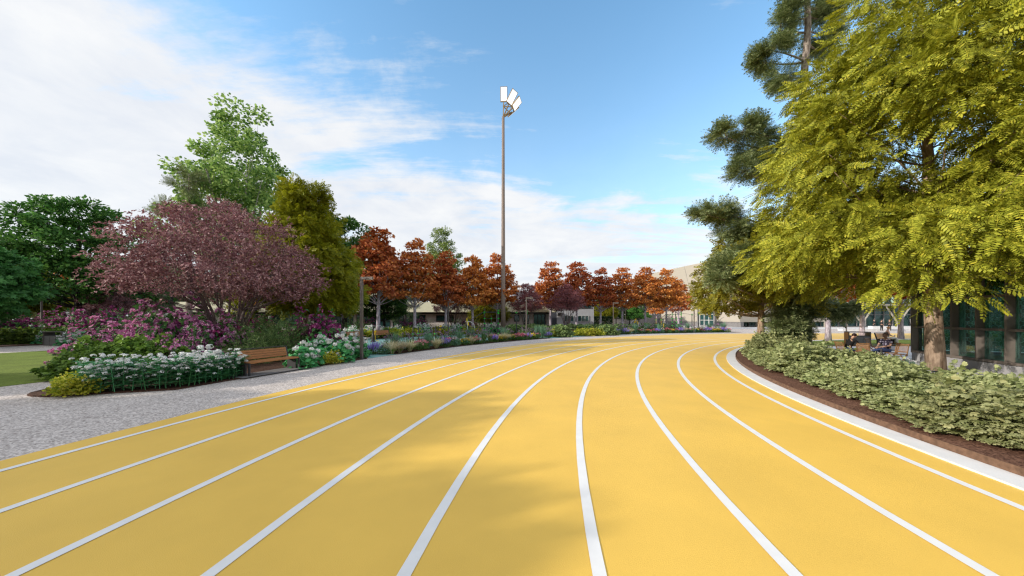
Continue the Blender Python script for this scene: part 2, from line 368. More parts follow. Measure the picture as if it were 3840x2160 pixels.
def cloudnoise(rz, sx, sy, scale, det, rough, dist, off):
    cb = N(nt, 'ShaderNodeCombineXYZ'); lk(u, cb.inputs[0]); lk(v, cb.inputs[1]); cb.inputs[2].default_value = off
    mp = N(nt, 'ShaderNodeMapping'); mp.inputs['Rotation'].default_value = (0, 0, R(rz)); mp.inputs['Scale'].default_value = (sx, sy, 1); lk(cb.outputs[0], mp.inputs[0])
    no = N(nt, 'ShaderNodeTexNoise', Scale=scale, Detail=det, Roughness=rough, Distortion=dist); lk(mp.outputs[0], no.inputs['Vector']); return no.outputs['Fac']
n1 = cloudnoise(35, .38, 1.7, 1.0, 10, .66, .6, 3.1)           # long streaks
n2 = cloudnoise(20, 1, 1, 2.6, 8, .6, .3, 7.7)               # small puffs
n3 = cloudnoise(0, 1, 1, .42, 2, .5, 0, 1.3)                 # which parts of the sky are overcast
low = M('SUBTRACT', 1.0, M('MULTIPLY', Z, 1.5), clamp=True)  # more cloud seen towards the horizon
west = M('ADD', M('MULTIPLY', X, -.30), M('MULTIPLY', Y, -.35))
back = M('ADD', M('MULTIPLY', M('MAXIMUM', M('MULTIPLY', Y, -1.0), 0), .9), M('MULTIPLY', M('SMOOTH_MIN', M('MAXIMUM', M('SUBTRACT', Z, .72), 0), .12, .05), 6.0))   # unseen overcast added behind and above the camera for whiter fill light
cov = M('ADD', back, M('ADD', M('ADD', M('MULTIPLY', n1, 1.5), M('MULTIPLY', n2, .6)), M('ADD', M('MULTIPLY', n3, .4), M('ADD', west, M('MULTIPLY', low, .82)))))
mr = N(nt, 'ShaderNodeMapRange', interpolation_type='SMOOTHSTEP'); lk(cov, mr.inputs[0]); mr.inputs[1].default_value = 1.09; mr.inputs[2].default_value = 1.47
hz = M('POWER', M('SUBTRACT', 1.0, M('MAXIMUM', Z, 0), clamp=True), 3.2)
fac = M('MAXIMUM', M('MULTIPLY', mr.outputs[0], .97), M('MULTIPLY', hz, .97), clamp=True)
gain = N(nt, 'ShaderNodeMix', data_type='RGBA', blend_type='MULTIPLY'); gain.inputs[0].default_value = 1; lk(sky.outputs[0], gain.inputs[6]); gain.inputs[7].default_value = (1.28, 1.76, 1.80, 1)
cr = ramp(nt, n2, [(4.05, 4.22, 4.55), (4.85, 4.87, 4.9)], [.35, .65])
mx = N(nt, 'ShaderNodeMix', data_type='RGBA'); lk(fac, mx.inputs[0]); lk(gain.outputs[2], mx.inputs[6]); lk(cr.outputs[0], mx.inputs[7]); lk(mx.outputs[2], bg.inputs[0])
vs = sc.view_settings; vs.view_transform = 'Standard'; vs.look = 'None'; vs.exposure = .40; vs.gamma = 1; vs.use_curve_mapping = False
cy = sc.cycles; cy.max_bounces = 5; cy.diffuse_bounces = 3; cy.glossy_bounces = 2; cy.transmission_bounces = 3; cy.transparent_max_bounces = 12
cy.use_denoising = True; cy.denoising_prefilter = 'NONE'; cy.denoising_input_passes = 'RGB_ALBEDO_NORMAL'; cy.sample_clamp_indirect = 2.5; cy.use_light_tree = False; cy.use_adaptive_sampling = False; cy.filter_width = 1.3; W.cycles.sampling_method = 'MANUAL'; W.cycles.sample_map_resolution = 1024; cy.caustics_reflective = False; cy.caustics_refractive = False

# ---------------------------------------------------------------- ground materials
m_lawn = speckle('lawn_grass', [(.11, .16, .02), (.16, .22, .03), (.22, .28, .045)], 38, .9, .5, big=(.9, .25))
m_track = surf('yellow_rubber_track', (.83, .525, .098), .62, .9, .05, bump=.25, bscale=160, spec=.25)
m_line = surf('white_line_paint', (.80, .79, .78), .6, 6, .03)
m_gravel = speckle('washed_aggregate', [(.29, .245, .222), (.49, .43, .395), (.65, .58, .535), (.79, .715, .665)], 40, .9, .5, big=(1.3, .10))
m_mulch = speckle('brown_bark_mulch', [(.030, .013, .008), (.075, .034, .020), (.14, .07, .045)], 34, .95, .9, big=(1.4, .3))
m_soil = speckle('coarse_brown_soil', [(.07, .03, .018), (.17, .08, .05), (.27, .14, .09)], 45, .95, .9, big=(2, .25))
m_teal = speckle('teal_rubber_crumb', [(.20, .40, .40), (.25, .47, .46), (.30, .52, .50)], 55, .8, .25, big=(.6, .10))
m_white = surf('white_concrete', (.74, .73, .72), .7, 3, .05, bump=.1)
m_paving = surf('pale_paving', (.66, .65, .66), .6, 1.2, .06)
def arc(r, a0, a1, n=None):
    n = n or max(3, int(abs(a1-a0)*r*pi/180/1.2)); return [pol(r, a0+(a1-a0)*i/n) for i in range(n+1)]
def strip(name, A, B, z, mat, parent=None, thick=0):
    """sheet (or slab) between two polylines of equal length"""
    n = len(A); V = [(x, y, z) for x, y in A]+[(x, y, z) for x, y in B]; F = [(i, n+i, n+i+1, i+1) for i in range(n-1)]
    Fl = [F]
    if thick:
        m = len(V); V += [(x, y, z-thick) for x, y in A]+[(x, y, z-thick) for x, y in B]
        Fl.append([(i, i+1, m+i+1, m+i) for i in range(n-1)]+[(n+i+1, n+i, m+n+i, m+n+i+1) for i in range(n-1)]+[(0, m, m+n, n), (n-1, 2*n-1, m+2*n-1, m+n-1)])
    V = np.array(V); o = build(name, V, Fl, mat, parent)
    me = o.data
    if me.polygons[0].normal.z < 0: me.flip_normals()
    return o
def U(r, n=150):                 # running-track shaped line: straight, half circle, straight
    return [(140, CY+r)]+[pol(r, 90+180*i/n) for i in range(n+1)]+[(140, CY-r)]
gm = MB(); S = 900; q = 24
gx = np.linspace(-S, S, q+1); gv = np.array([(a, b, 0) for b in gx for a in gx]); gf = [(j*(q+1)+i, j*(q+1)+i+1, (j+1)*(q+1)+i+1, (j+1)*(q+1)+i) for j in range(q) for i in range(q)]
struct(build('ground', gv, [gf], m_lawn))
struct(strip('gravel_path', [(140, CY+45.0)]+arc(45.0, 90, 218, 120), [(140, CY+48.2)]+arc(76.3, 90, 218, 120), .006, m_gravel))
# the gravel sheet is wide; lawn, beds and the rubber playground lie on it
tr = struct(strip('running_track', U(45.05), U(32.5), .012, m_track))
for i in range(9):
    r = 44.556-1.43*i; strip('lane_line', U(r+.052), U(r-.052), .018, m_line, tr)
struct(strip('track_kerb', U(32.64), U(32.27), .035, m_white, thick=.035))
struct(strip('lawn', arc(53.2, 166.6, 218, 60), arc(69, 161.3, 218, 60), .014, m_lawn))
bp = arc(47.95, 167.3, 158.75, 14)+[(-7.1, 15.9), (-13.7, 29.9)]+arc(60.4, 148.7, 100, 30)+arc(76.2, 100, 154, 30)+[(-25.6, 21.6), (-14.2, 11.0), (-12.9, 9.5), (-12.5, 8.85), (-12.25, 8.35), (-11.98, 8.1), (-11.75, 8.0), (-11.3, 7.93)]
def bedpoly(name, pts, z, mat, z0=0):
    from mathutils.geometry import tessellate_polygon
    n = len(pts); tri = tessellate_polygon([[Vector((x, y, 0)) for x, y in pts]])
    V = [(x, y, z) for x, y in pts]+[(x, y, z0) for x, y in pts]
    ar = sum(pts[i][0]*pts[(i+1) % n][1]-pts[(i+1) % n][0]*pts[i][1] for i in range(n))
    T = []
    for a, b, c in tri:
        s = (pts[b][0]-pts[a][0])*(pts[c][1]-pts[a][1])-(pts[c][0]-pts[a][0])*(pts[b][1]-pts[a][1]); T.append((a, b, c) if s > 0 else (a, c, b))
    Sd = [(i, n+i, n+(i+1) % n, (i+1) % n) if ar < 0 else (i, (i+1) % n, n+(i+1) % n, n+i) for i in range(n)]
    return build(name, V, [T, Sd], mat)
struct(bedpoly('planting_bed', bp, .04, m_mulch))
struct(strip('forest_floor', arc(76.35, 100, 218, 60), arc(170, 100, 218, 60), .05, m_mulch, thick=.05))
struct(strip('rubber_playground', arc(48.0, 158.6, 98, 60), arc(60.35, 148.8, 98, 60), .016, m_teal))
struct(strip('flower_strip_bed', arc(48.05, 156.2, 135.2, 30), arc(50.0, 156.9, 134.8, 30), .035, m_mulch, thick=.03))
struct(strip('flower_strip_bed', arc(48.35, 122.4, 96.5, 30), arc(50.4, 122.0, 96.2, 30), .035, m_mulch, thick=.03))
struct(strip('hedge_bed', arc(48.9, 132.6, 125.6, 12), arc(60.3, 134.4, 122.6, 12), .032, m_mulch, thick=.02))
struct(strip('soil_bed', arc(32.25, 214, 135, 90), arc(28.4, 214, 137, 90), .115, m_soil, thick=.115))
struct(strip('bed_edging', arc(32.266, 214, 135, 90), arc(32.252, 214, 135, 90), .135, surf('rusty_steel_edging', (.16, .09, .055), .8, 14, .3), thick=.135))
struct(bedpoly('cafe_plaza', [(10.6, 9.4), (21.2, 22.8), (60, 22.8), (60, -6), (16.5, -6)], .02, m_paving))
struct(bedpoly('forecourt', [(27, 66), (50, 61.5), (150, 61.5), (150, 140), (27, 140)], .02, m_paving))
pb = bedpoly('lawn_edging', [(21.0, 22.6), (21.2, 22.8), (60, 22.8), (60, 22.6)], .07, surf('brown_lawn_edging', (.14, .10, .07), .8)); struct(pb)
for k, (x0, x1, y, h, lab) in enumerate(((53.5, 70, 53.5, .26, 'long low white concrete wall on the grass left of the pine'), (66, 130, 60.4, .55, 'tall white terrace wall in front of the glass hall'),
                                    (72, 130, 56.5, .32, 'middle low white terrace wall between two strips of grass'))):
    w = MB(); w.box(((x0+x1)/2, y, h/2), (x1-x0, .8, h)); w.box(((x0+x1)/2, y, h+.02), (x1-x0+.06, .86, .04), mi=1)
    tag(w.build('terrace_wall', [m_white, surf('wall_coping%d' % k, (.8, .79, .78), .6)]), lab, 'low wall')
struct(bedpoly('terrace_path', [(66, 57.4), (140, 57.4), (140, 59.4), (66, 59.4)], .02, m_paving))

# ---------------------------------------------------------------- buildings
m_cream = surf('cream_render', (.80, .78, .58), .8, 1.5, .04); m_pink = surf('pinkish_plaster', (.62, .56, .53), .85, 2, .06, bump=.15)
m_dark = surf('dark_metal', (.035, .035, .038), .5, 5, .15, spec=.4); m_steel = surf('grey_brown_steel', (.175, .145, .125), .5, 4, .1)
m_grey = surf('grey_plaster', (.44, .45, .48), .85, 2, .05, bump=.1); m_pane = glassy('teal_pane', (.12, .30, .30), .6)
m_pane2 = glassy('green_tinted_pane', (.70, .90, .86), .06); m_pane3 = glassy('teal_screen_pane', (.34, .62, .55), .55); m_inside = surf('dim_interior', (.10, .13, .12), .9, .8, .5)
m_beige = surf('beige_metal_cladding', (.40, .36, .30), .75, .5, .03, bump=.25, bscale=3.2, stretch=(.02, .02, 2.0))
m_plinth = surf('grey_plinth', (.20, .19, .19), .8, 3, .1); m_frame = surf('dark_window_frame', (.05, .05, .052), .5, 6, .1)
m_lgrey = surf('light_frame', (.42, .44, .42), .5, 6, .08)
def window(par, x0, x1, z0, z1, y, nm=2, fr=.07, fm=None, pm=None, name='window', d=.16, hm=0, frame=True):
    """frame standing proud of a wall that faces -y, pane behind it"""
    w = MB(); fm = fm or m_frame
    for z in (z0, z1): w.box(((x0+x1)/2, y, z), (x1-x0+fr, d, fr))
    for i in range(nm+1): w.box((x0+(x1-x0)*i/nm, y, (z0+z1)/2), (fr, d, z1-z0-fr))
    for i in range(hm): w.box(((x0+x1)/2, y+.01, z0+(z1-z0)*(i+1)/(hm+1)), (x1-x0-fr, d-.04, fr*.7))
    f = w.build(name, fm, par); p = MB(); p.box(((x0+x1)/2, y+.02, (z0+z1)/2), (x1-x0, .03, z1-z0)); p.build('pane', pm or m_pane, f); return f
# long low building: facade parallel to the picture, set in its own frame
def low_building():
    Yb = 56.0; b = empty('low_building', (px(1700, Yb), Yb, 0)); ox = px(1700, Yb)
    X = lambda x: px(x, Yb)-ox
    Zp = lambda y: HC-(y-YH)/FP*Yb
    zt = Zp(1171); w = MB(); w.box(((X(700)+X(2062))/2, 4, zt/2-.2), (X(2062)-X(700), 8, zt+.4)); w.build('wall', m_pink, b)
    p = MB(); p.box(((X(690)+X(2084))/2, 3.3, (zt+4.75)/2), (X(2084)-X(690), 9.4, 4.75-zt)); p.build('parapet', m_cream, b)
    s = MB(); s.box(((X(690)+X(2060))/2, -.05, zt-.14), (X(2060)-X(690), .1, .28)); s.build('soffit_band', m_dark, b)
    r = MB(); x0, x1 = X(880), X(1640); r.box(((x0+x1)/2, 5, 6.1), (x1-x0, 9, .5)); r.box(((x0+x1)/2, 5, 5.7), (x1-x0-.6, 8.4, .3), mi=1); r.build('roof_canopy', [m_cream, surf('olive_soffit', (.25, .24, .14), .8)], b)
    for x in (900, 1120, 1370, 1600):
        c = MB(); c.box((X(x), 2.5, 5.15), (.16, .16, .85)); c.build('canopy_post', m_dark, b)
    for x0, x1, n in ((1338, 1463, 6), (1473, 1595, 6), (1180, 1324, 6), (940, 1150, 8)):
        window(b, X(x0), X(x1), .55, 2.55, -.02, n, .06, hm=1)
    for x0, x1 in ((1637, 1667), (1676, 1700), (1844, 1874)): window(b, X(x0), X(x1), 1.55, 2.45, -.03, 1, .14)
    window(b, X(1752), X(1775), 1.0, 2.5, -.03, 1, .1); window(b, X(1929), X(1947), 1.5, 2.5, -.03, 1, .08)
    d = window(b, X(1962), X(1986), .05, 2.6, -.03, 1, .16, fm=m_lgrey, name='door', hm=1); h = MB(); h.box((.5, -.15, 1.1), (.05, .06, .3)); h = h.build('handle', m_steel, d); h.location.x = X(1974)-.1
    window(b, X(2002), X(2045), .05, 2.7, -.03, 3, .09, name='glass_entrance', hm=0)
    q = MB(); q.tube([(X(2051), -.15, 0), (X(2051), -.15, zt)], .06, 8); q.build('downpipe', m_dark, b)
    tag(b, 'long low pinkish building with a deep cream parapet and strip windows', 'building')
low_building()
def grey_block():
    Yb = 66.0; ox = px(2150, Yb); b = empty('office_block', (ox, Yb, 0)); X = lambda x: px(x, Yb)-ox
    w = MB(); w.box(((X(2088)+X(2227))/2, 5, 3.75), (X(2227)-X(2088), 10, 7.5)); w.build('wall', m_grey, b)
    s = MB(); s.box(((X(2056)+X(2087.8))/2, 3.0, 3.1), (X(2087.8)-X(2056), 5.9, 6.2)); s.build('recessed_wing', surf('dark_slate_wall', (.06, .065, .08), .8), b)
    c = MB(); c.box(((X(2088)+X(2227))/2, 5, 7.58), (X(2227)-X(2088)+.2, 10.2, .16)); c.build('roof_coping', m_lgrey, b)
    for x0, x1 in ((2118, 2150), (2167, 2207)): window(b, X(x0), X(x1), 1.45, 2.55, -.03, 3, .1, fm=m_lgrey)
    window(b, X(2110), X(2216), 4.1, 6.6, -.04, 8, .09)
    a = MB(); a.box((X(2097), -.32, 2.9), (.9, .6, .6)); a.box((X(2097), -.64, 2.9), (.6, .03, .4), mi=1); a.build('air_conditioner', [m_plinth, m_dark], b)
    tag(b, 'two-storey grey plaster block with slit windows and a teal window band', 'building')
grey_block()
def beige_hall():
    p0 = np.array((px(2770, 76), 76.0)); p1 = np.array((px(2372, 118), 118.0)); L = np.linalg.norm(p1-p0); H = 16.9
    b = empty('sports_hall', (p0[0], p0[1], 0), atan2((p1-p0)[1], (p1-p0)[0])+pi)        # local -x runs along the wall, away from the camera
    # wall faces local -y ... front plane at y=0
    f = MB(); a = [(-L, 0), (0, 0), (0, 30), (-L, 30)]
    f.poly([(-L, .35), (0, .35), (2.0, 30), (-L, 30)], 1.2, H); f.build('wall', m_beige, b)
    pl = MB(); pl.box((-L/2, 1.0, .6), (L, .9, 1.2)); pl.build('plinth', m_plinth, b)
    for x0, x1, h in ((-11.7, -7.1, 4.6), (-32.0, -28.4, 4.4)):
        dr = window(b, x0, x1, .1, h, .2, 3, .22, fm=m_lgrey, name='door', hm=2, d=.5); bx = MB()
        bx.box((x0-.35, .1, h/2), (.5, .7, h)); bx.box((x1+.35, .1, h/2), (.5, .7, h)); bx.box(((x0+x1)/2, .1, h+.3), (x1-x0+1.2, .7, .45)); bx.build('door_surround', m_plinth, dr)
    sm = MB(); sm.bar((-17.7, .34, H-.1), (-14.9, .34, 7.5), .05, .05, up=(0, 1, 0)); sm.bar((-4.4, .34, 2.4), (-6.4, .34, 1.25), .10, .05, up=(0, 1, 0)); sm.build('panel_seam', m_plinth, b)
    tag(b, 'huge windowless beige hall with a slanting seam and glazed doors', 'building')
beige_hall()
def glass_hall():
    Yb = 80.0; x0, x1 = px(2774, Yb), px(4300, Yb); b = empty('glass_hall', (x0, Yb, 0)); Wd = x1-x0
    for z0, z1, dy in ((0.15, 5.0, 0), (5.5, 15, -1.2)):
        g = MB(); g.box((Wd/2, .4+dy, (z0+z1)/2), (Wd, .06, z1-z0)); g.build('glazing', m_pane, b)
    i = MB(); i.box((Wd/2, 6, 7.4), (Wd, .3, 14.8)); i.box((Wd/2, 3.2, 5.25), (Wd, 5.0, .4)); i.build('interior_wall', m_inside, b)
    nb = int(Wd/2.2)
    for k in range(nb):
        x = .1+k*2.2; m = MB(); m.box((x, .2, 2.55), (.12, .22, 4.8)); m.build('mullion', m_plinth, b)
        f = MB(); f.box((x+.6, -1.2, 10.3), (.3, .5, 9.2)); f.build('fin', surf('pale_green_fin', (.33, .45, .38), .5) if k == 0 else bpy.data.materials['pale_green_fin'], b)
    t = MB(); t.box((Wd/2, .12, 2.95), (Wd, .2, .14)); t.build('transom', m_plinth, b)
    e = MB(); e.box((Wd/2, -1.1, 5.25), (Wd+.6, 2.4, .36)); e.box((Wd/2, -1.1, 15.2), (Wd+.6, 2.6, .5)); e.build('roof_band', surf('bronze_band', (.30, .28, .22), .5), b)
    c = surf('pale_steel_column', (.34, .31, .26), .5, 3, .05)
    for x in (2841, 2970, 3098, 3232, 3369, 3505, 3640):
        X = px(x, Yb-2)-x0; m = MB(); m.tube([(X-.1, -2, .9), (X-3.0, -2, 5.05)], .17, 10); m.tube([(X+.1, -2, .9), (X+3.0, -2, 5.05)], .17, 10); m.box((X, -2, .5), (.7, .5, 1.0)); m.build('v_column', c, b)
    pst = MB(); pst.box((px(2768, Yb-3)-x0, -3, 2.6), (.5, .5, 5.2)); pst.build('corner_post', m_plinth, b)
    tag(b, 'wide glass hall with pale V-shaped columns beyond the far straight', 'building')
glass_hall()
def pavilion():
    P0 = np.array((18.5, 15.2)); d = np.array((-.4254, -.905)); n = np.array((-.905, .4254))     # facade runs towards the camera, n points out of it
    b = empty('glass_pavilion', (P0[0], P0[1], 0), atan2(d[1], d[0]))                              # local +x along the facade, local -y outwards
    s = 1.165; L = 22*s; H = 4.3; zs = (.42, 1.53, 2.70, 3.9)
    base = MB(); base.poly([(-.0, .02), (L, .02), (L, 7.6), (-.0, 7.6)], 0, .36); base.build('plinth', m_white if 0 else surf('grey_concrete_plinth', (.36, .35, .36), .8, 2, .08, bump=.1), b)
    for k in range(23):
        m = MB(); m.box((k*s, .11, 2.2), (.075, .22, 3.7)); m.build('fin', m_steel, b)
    for z in zs:
        m = MB(); m.box((L/2, .09, z), (L-.08, .17, .085)); m.build('rail', m_steel, b)
    for i, z in enumerate(zs[:-1]):
        for k in range(22):
            if k > 9: continue
            g = MB(); g.box((k*s+s/2, .2, (z+zs[i+1])/2), (s-.08, .012, zs[i+1]-z-.09)); g.build('pane', m_pane2, b)
    g = MB(); g.box((10*s+6*s, .2, 2.2), (12*s-.1, .012, 3.4)); g.build('pane', m_pane2, b)
    r = MB(); r.box((L/2-.1, 3.7, 4.12), (L+.5, 8.0, .42)); r.build('roof', m_steel, b)
    f = MB(); f.box((L/2, 3.9, .38), (L-.3, 7.0, .04)); f.build('floor', surf('pavilion_floor', (.30, .30, .27), .5), b)
    # far glazing seen through the room: frames with a honeycomb screen
    for k in range(12):
        m = MB(); m.box((k*2*s, 7.4, 2.2), (.14, .2, 3.6)); m.build('back_post', m_frame, b)
    m = MB()
    for z in (.5, 1.53, 2.9, 3.85): m.box((L/2, 7.42, z), (L-.2, .12, .1))
    m.build('back_rail', m_frame, b)
    hx = MB(); a = .115
    for i in range(36):
        for j in range(20):
            cy_ = .45+i*a*1.732+(j % 2)*a*.866; cz = .62+j*a*1.5
            for t in (90, 210, 330): hx.bar((.16, cy_, cz), (.16, cy_+a*cos(R(t)), cz+a*sin(R(t))), .016, .02, up=(1, 0, 0))
    hx.build('honeycomb_screen', surf('pale_teal_screen', (.50, .70, .66), .5), b)
    tp = surf('teal_screen_panel', (.34, .58, .50), .4, 3, .06); hx = MB(); a = .115
    for k in range(10):
        g = MB(); g.box((k*s+.72, 1.1, 2.2), (.62, .03, 3.4)); g.build('screen_panel', tp, b)
        for i in range(4):
            for j in range(20):
                cx = k*s+.47+i*a*1.5; cz = .62+j*a*1.732+(i % 2)*a*.866
                if cz > 3.8: continue
                for t in (0, 120, 240): hx.bar((cx, 1.07, cz), (cx+a*cos(R(t)), 1.07, cz+a*sin(R(t))), .016, .02, up=(0, 1, 0))
    hx.build('honeycomb_screen', bpy.data.materials['pale_teal_screen'], b)
    for k in range(6):
        e = MB(); e.box((.05, .25+k*1.44, 2.2), (.1, .12, 3.6)); e.build('end_post', m_steel, b)
    e = MB()
    for z in (.44, 1.53, 2.9, 3.88): e.box((.05, 3.9, z), (.09, 7.2, .09))
    e.build('end_rail', m_steel, b); e = MB(); e.box((.04, 3.9, 2.2), (.012, 7.1, 3.4)); e.build('end_pane', m_pane3, b)
    e = MB(); e.box((.02, .11, 2.2), (.06, .19, 3.5)); e.build('corner_panel', surf('taupe_panel', (.34, .295, .26), .7, 2, .06), b)
    tag(b, 'near glass pavilion with a brown steel grid of fins and rails', 'building')
pavilion()
# clipped hedge and boundary wall between the grey block and the hall
m_dk = leaf('dark_hedge_leaf', [(.012, .035, .012), (.03, .07, .022), (.05, .10, .03)], .2)
rg = np.random.default_rng(5)
def clipped_hedge(x0, x1, Yh, h):
    n = 2600; w = px(x1, Yh)-px(x0, Yh); pos = np.stack([rg.uniform(0, w, n), rg.uniform(0, 1.2, n), rg.uniform(.1, h, n)], 1)
    k = rg.integers(0, 3, n); pos[k == 0, 1] = 0; pos[k == 1, 2] = h
    V, F = scatter(T_diamond(.35), pos, rnd(rg, n), rnd(rg, n)+(0, -.5, .5), .3); o = build('clipped_hedge', V, F, m_dk); o.location = (px(x0, Yh), Yh, 0); return o
tag(clipped_hedge(2225, 2300, 84, 2.4), 'dark green clipped hedge right of the grey two-storey block', 'hedge')
bw = MB(); bw.box((0, 0, 1.6), (46, .3, 3.2)); bw.box((0, 0, 3.25), (46.1, .4, .1)); bo = bw.build('boundary_wall', m_plinth); bo.location = (px(2330, 104), 104, 0)
tag(bo, 'plain grey boundary wall behind the clipped hedge and locust', 'wall')
# ---------------------------------------------------------------- plant materials
f_locust = leaf('locust_leaf', [(.135, .145, .010), (.275, .28, .022), (.40, .395, .042), (.50, .43, .045)], .22, pos=[0, .35, .75, 1])
f_locust2 = leaf('olive_locust_leaf', [(0.1625, 0.1875, 0.0075), (0.2625, 0.275, 0.0125), (0.35, 0.3375, 0.0175)], .35)
f_maple = leaf('orange_maple_leaf', [(0.288, 0.0744, 0.0264), (0.528, 0.156, 0.0432), (0.696, 0.264, 0.072), (0.816, 0.372, 0.108)], .3, pos=[0, .4, .8, 1])
f_plum = leaf('plum_leaf', [(0.1417, 0.058, 0.0644), (0.2834, 0.1224, 0.1288), (0.4637, 0.2447, 0.2447), (0.7728, 0.5152, 0.5023)], .2, pos=[0, .4, .8, 1])
f_plumd = leaf('dark_plum_leaf', [(0.1164, 0.0465, 0.0599), (0.2494, 0.0931, 0.113), (0.4655, 0.1995, 0.2161)], .2)
f_birch = leaf('light_birch_leaf', [(0.0858, 0.1645, 0.0429), (0.1859, 0.3003, 0.0715), (0.3432, 0.4719, 0.1287), (0.5434, 0.6435, 0.2145)], .4)
f_linden = leaf('dark_linden_leaf', [(0.0296, 0.0948, 0.0178), (0.0742, 0.1926, 0.0355), (0.163, 0.326, 0.0593)], .3)
f_gmaple = leaf('green_maple_leaf', [(0.045, 0.165, 0.045), (0.0825, 0.3, 0.075), (0.15, 0.42, 0.1125)], .35)
f_pine = leaf('pine_needle', [(0.075, 0.1063, 0.0375), (0.1875, 0.2375, 0.0938), (0.3625, 0.425, 0.1875), (0.5, 0.5125, 0.25)], .2, pos=[0, .4, .8, 1])
f_pined = leaf('dark_pine_needle', [(0.025, 0.0582, 0.0291), (0.0728, 0.1206, 0.052), (0.1768, 0.2288, 0.0936)], .2)
f_rhodL = leaf('rhododendron_leaf', [(0.0265, 0.0994, 0.0265), (0.0663, 0.1878, 0.0442), (0.1216, 0.2652, 0.0663)], .2, .4)
f_rhodF = leaf('rhododendron_flower', [(0.2912, 0.056, 0.1792), (0.5152, 0.1568, 0.3584), (0.7168, 0.3248, 0.5488), (0.85, 0.6496, 0.784)], .3, pos=[0, .35, .8, 1])
f_rhodD = leaf('dark_rhododendron_flower', [(0.14, 0.014, 0.077), (0.266, 0.035, 0.154), (0.448, 0.084, 0.28), (0.77, 0.308, 0.532)], .3, pos=[0, .45, .85, 1])
f_yew = leaf('yew_needle', [(0.027, 0.063, 0.0225), (0.0788, 0.1463, 0.0405), (0.1688, 0.2587, 0.0788), (0.36, 0.45, 0.1575)], .2, pos=[0, .4, .85, 1])
f_jun = leaf('spreading_shrub_leaf', [(0.0536, 0.1071, 0.0171), (0.1393, 0.2356, 0.0343), (0.257, 0.3856, 0.06)], .3)
f_jun2 = leaf('grey_green_shrub_leaf', [(0.0882, 0.1512, 0.0504), (0.2142, 0.315, 0.1058), (0.378, 0.504, 0.189)], .3)
f_hyL = leaf('hydrangea_leaf', [(0.0448, 0.224, 0.0784), (0.0896, 0.3808, 0.1344), (0.1568, 0.5152, 0.1792)], .3)
f_hyF = leaf('white_bloom', [(.62, .62, .62), (.78, .78, .77), (.84, .84, .83)], .2, .8)
f_per = leaf('perennial_leaf', [(0.0426, 0.1824, 0.079), (0.0912, 0.304, 0.1216), (0.152, 0.456, 0.1824)], .25)
f_euo = leaf('golden_leaf', [(0.092, 0.1495, 0.0115), (0.299, 0.345, 0.0207), (0.552, 0.529, 0.046), (0.644, 0.598, 0.1495)], .3, pos=[0, .3, .75, 1])
f_hedge = leaf('pale_green_lobed_leaf', [(.17, .20, .065), (.32, .36, .15), (.45, .48, .23), (.54, .55, .26)], .3, .5, pos=[0, .3, .75, 1])
f_blond = leaf('blond_grass', [(.44, .38, .20), (.60, .53, .33), (.70, .64, .46)], .3, .7)
f_base = leaf('fresh_grass_base', [(.10, .24, .02), (.18, .34, .04)], .3)
f_blue = leaf('blue_green_grass', [(0.078, 0.195, 0.104), (0.156, 0.312, 0.182), (0.26, 0.429, 0.26)], .3)
f_herb = leaf('herb_leaf', [(0.045, 0.12, 0.03), (0.105, 0.225, 0.0525), (0.18, 0.315, 0.09)], .3)
f_lav = leaf('lavender_flower', [(.16, .11, .45), (.26, .19, .62), (.38, .30, .75)], .2)
f_pink = leaf('pink_flower', [(.50, .12, .20), (.66, .26, .32), (.75, .42, .44)], .2)
f_red = leaf('crimson_flower', [(.42, .05, .12), (.60, .12, .20), (.68, .24, .30)], .2)
f_yel = leaf('yellow_flower', [(.60, .40, .01), (.74, .56, .02), (.78, .66, .08)], .2)
f_verb = leaf('mauve_flower', [(.28, .12, .32), (.42, .22, .44), (.55, .34, .55)], .2)
b_grey = bark('grey_bark', (.10, .08, .065), (.26, .215, .18)); b_brown = bark('brown_bark', (.17, .11, .072), (.50, .37, .27), 5)
b_lil = bark('lilac_bark', (.20, .155, .20), (.58, .52, .58), 8); b_dark = bark('dark_bark', (.025, .022, .022), (.085, .075, .07))
b_plum = bark('plum_bark', (.085, .055, .055), (.24, .18, .175)); b_birch = bark('pale_birch_bark', (.28, .24, .21), (.60, .56, .52)); b_pine = bark('pine_bark', (.12, .085, .07), (.42, .35, .30), 6)
t_lo = T_lobed(); t_fr = T_frond(8, .27, .095, 60); t_fr5 = T_frond(5, .36, .17, 58); t_mp = T_maple(); t_di = T_diamond(); t_ro = T_round(); t_sp = T_spray(6); t_sp4 = T_spray(4); t_li = T_lily(); t_sg = T_sprig()

# ---------------------------------------------------------------- trees
def locust_big():
    env = env_pts([(2.3, 3.6), (3.2, 4.3), (4.2, 4.5), (5.6, 4.3), (8.6, 3.6), (11.2, 2.6), (13.0, 1.5), (14.6, .5)])
    def skip(c):      # a window through the crown beside the stem
        w = c-np.array((-.7, 0, 7.8)); v = np.array((-.74, -.59, -.32)); t = w @ v; q = np.linalg.norm(w-t*v)
        if (t > -.3 and q < 1.15) or (t > -6 and q < .75): return True
        return (c[2] < 3.5 and not (c[1] < -2.0 and c[0] > -3)) or (c[2] < 2.75)
    return make_tree('locust_tree', 11, 14.6, .245, env, 2.9, 14.2, 185, .95, 125, t_fr, .54, f_locust, b_brown, droop=.45, mind=1.02, shell=.34, jit=.34, rise=.75, skip=skip,
                     limbk=.24, bend=.10, lean=(-.055, 0), trunk_top=13.6, lshell=.2, flat=.7, every=2, flare=1.05, lowlimb=3.3)
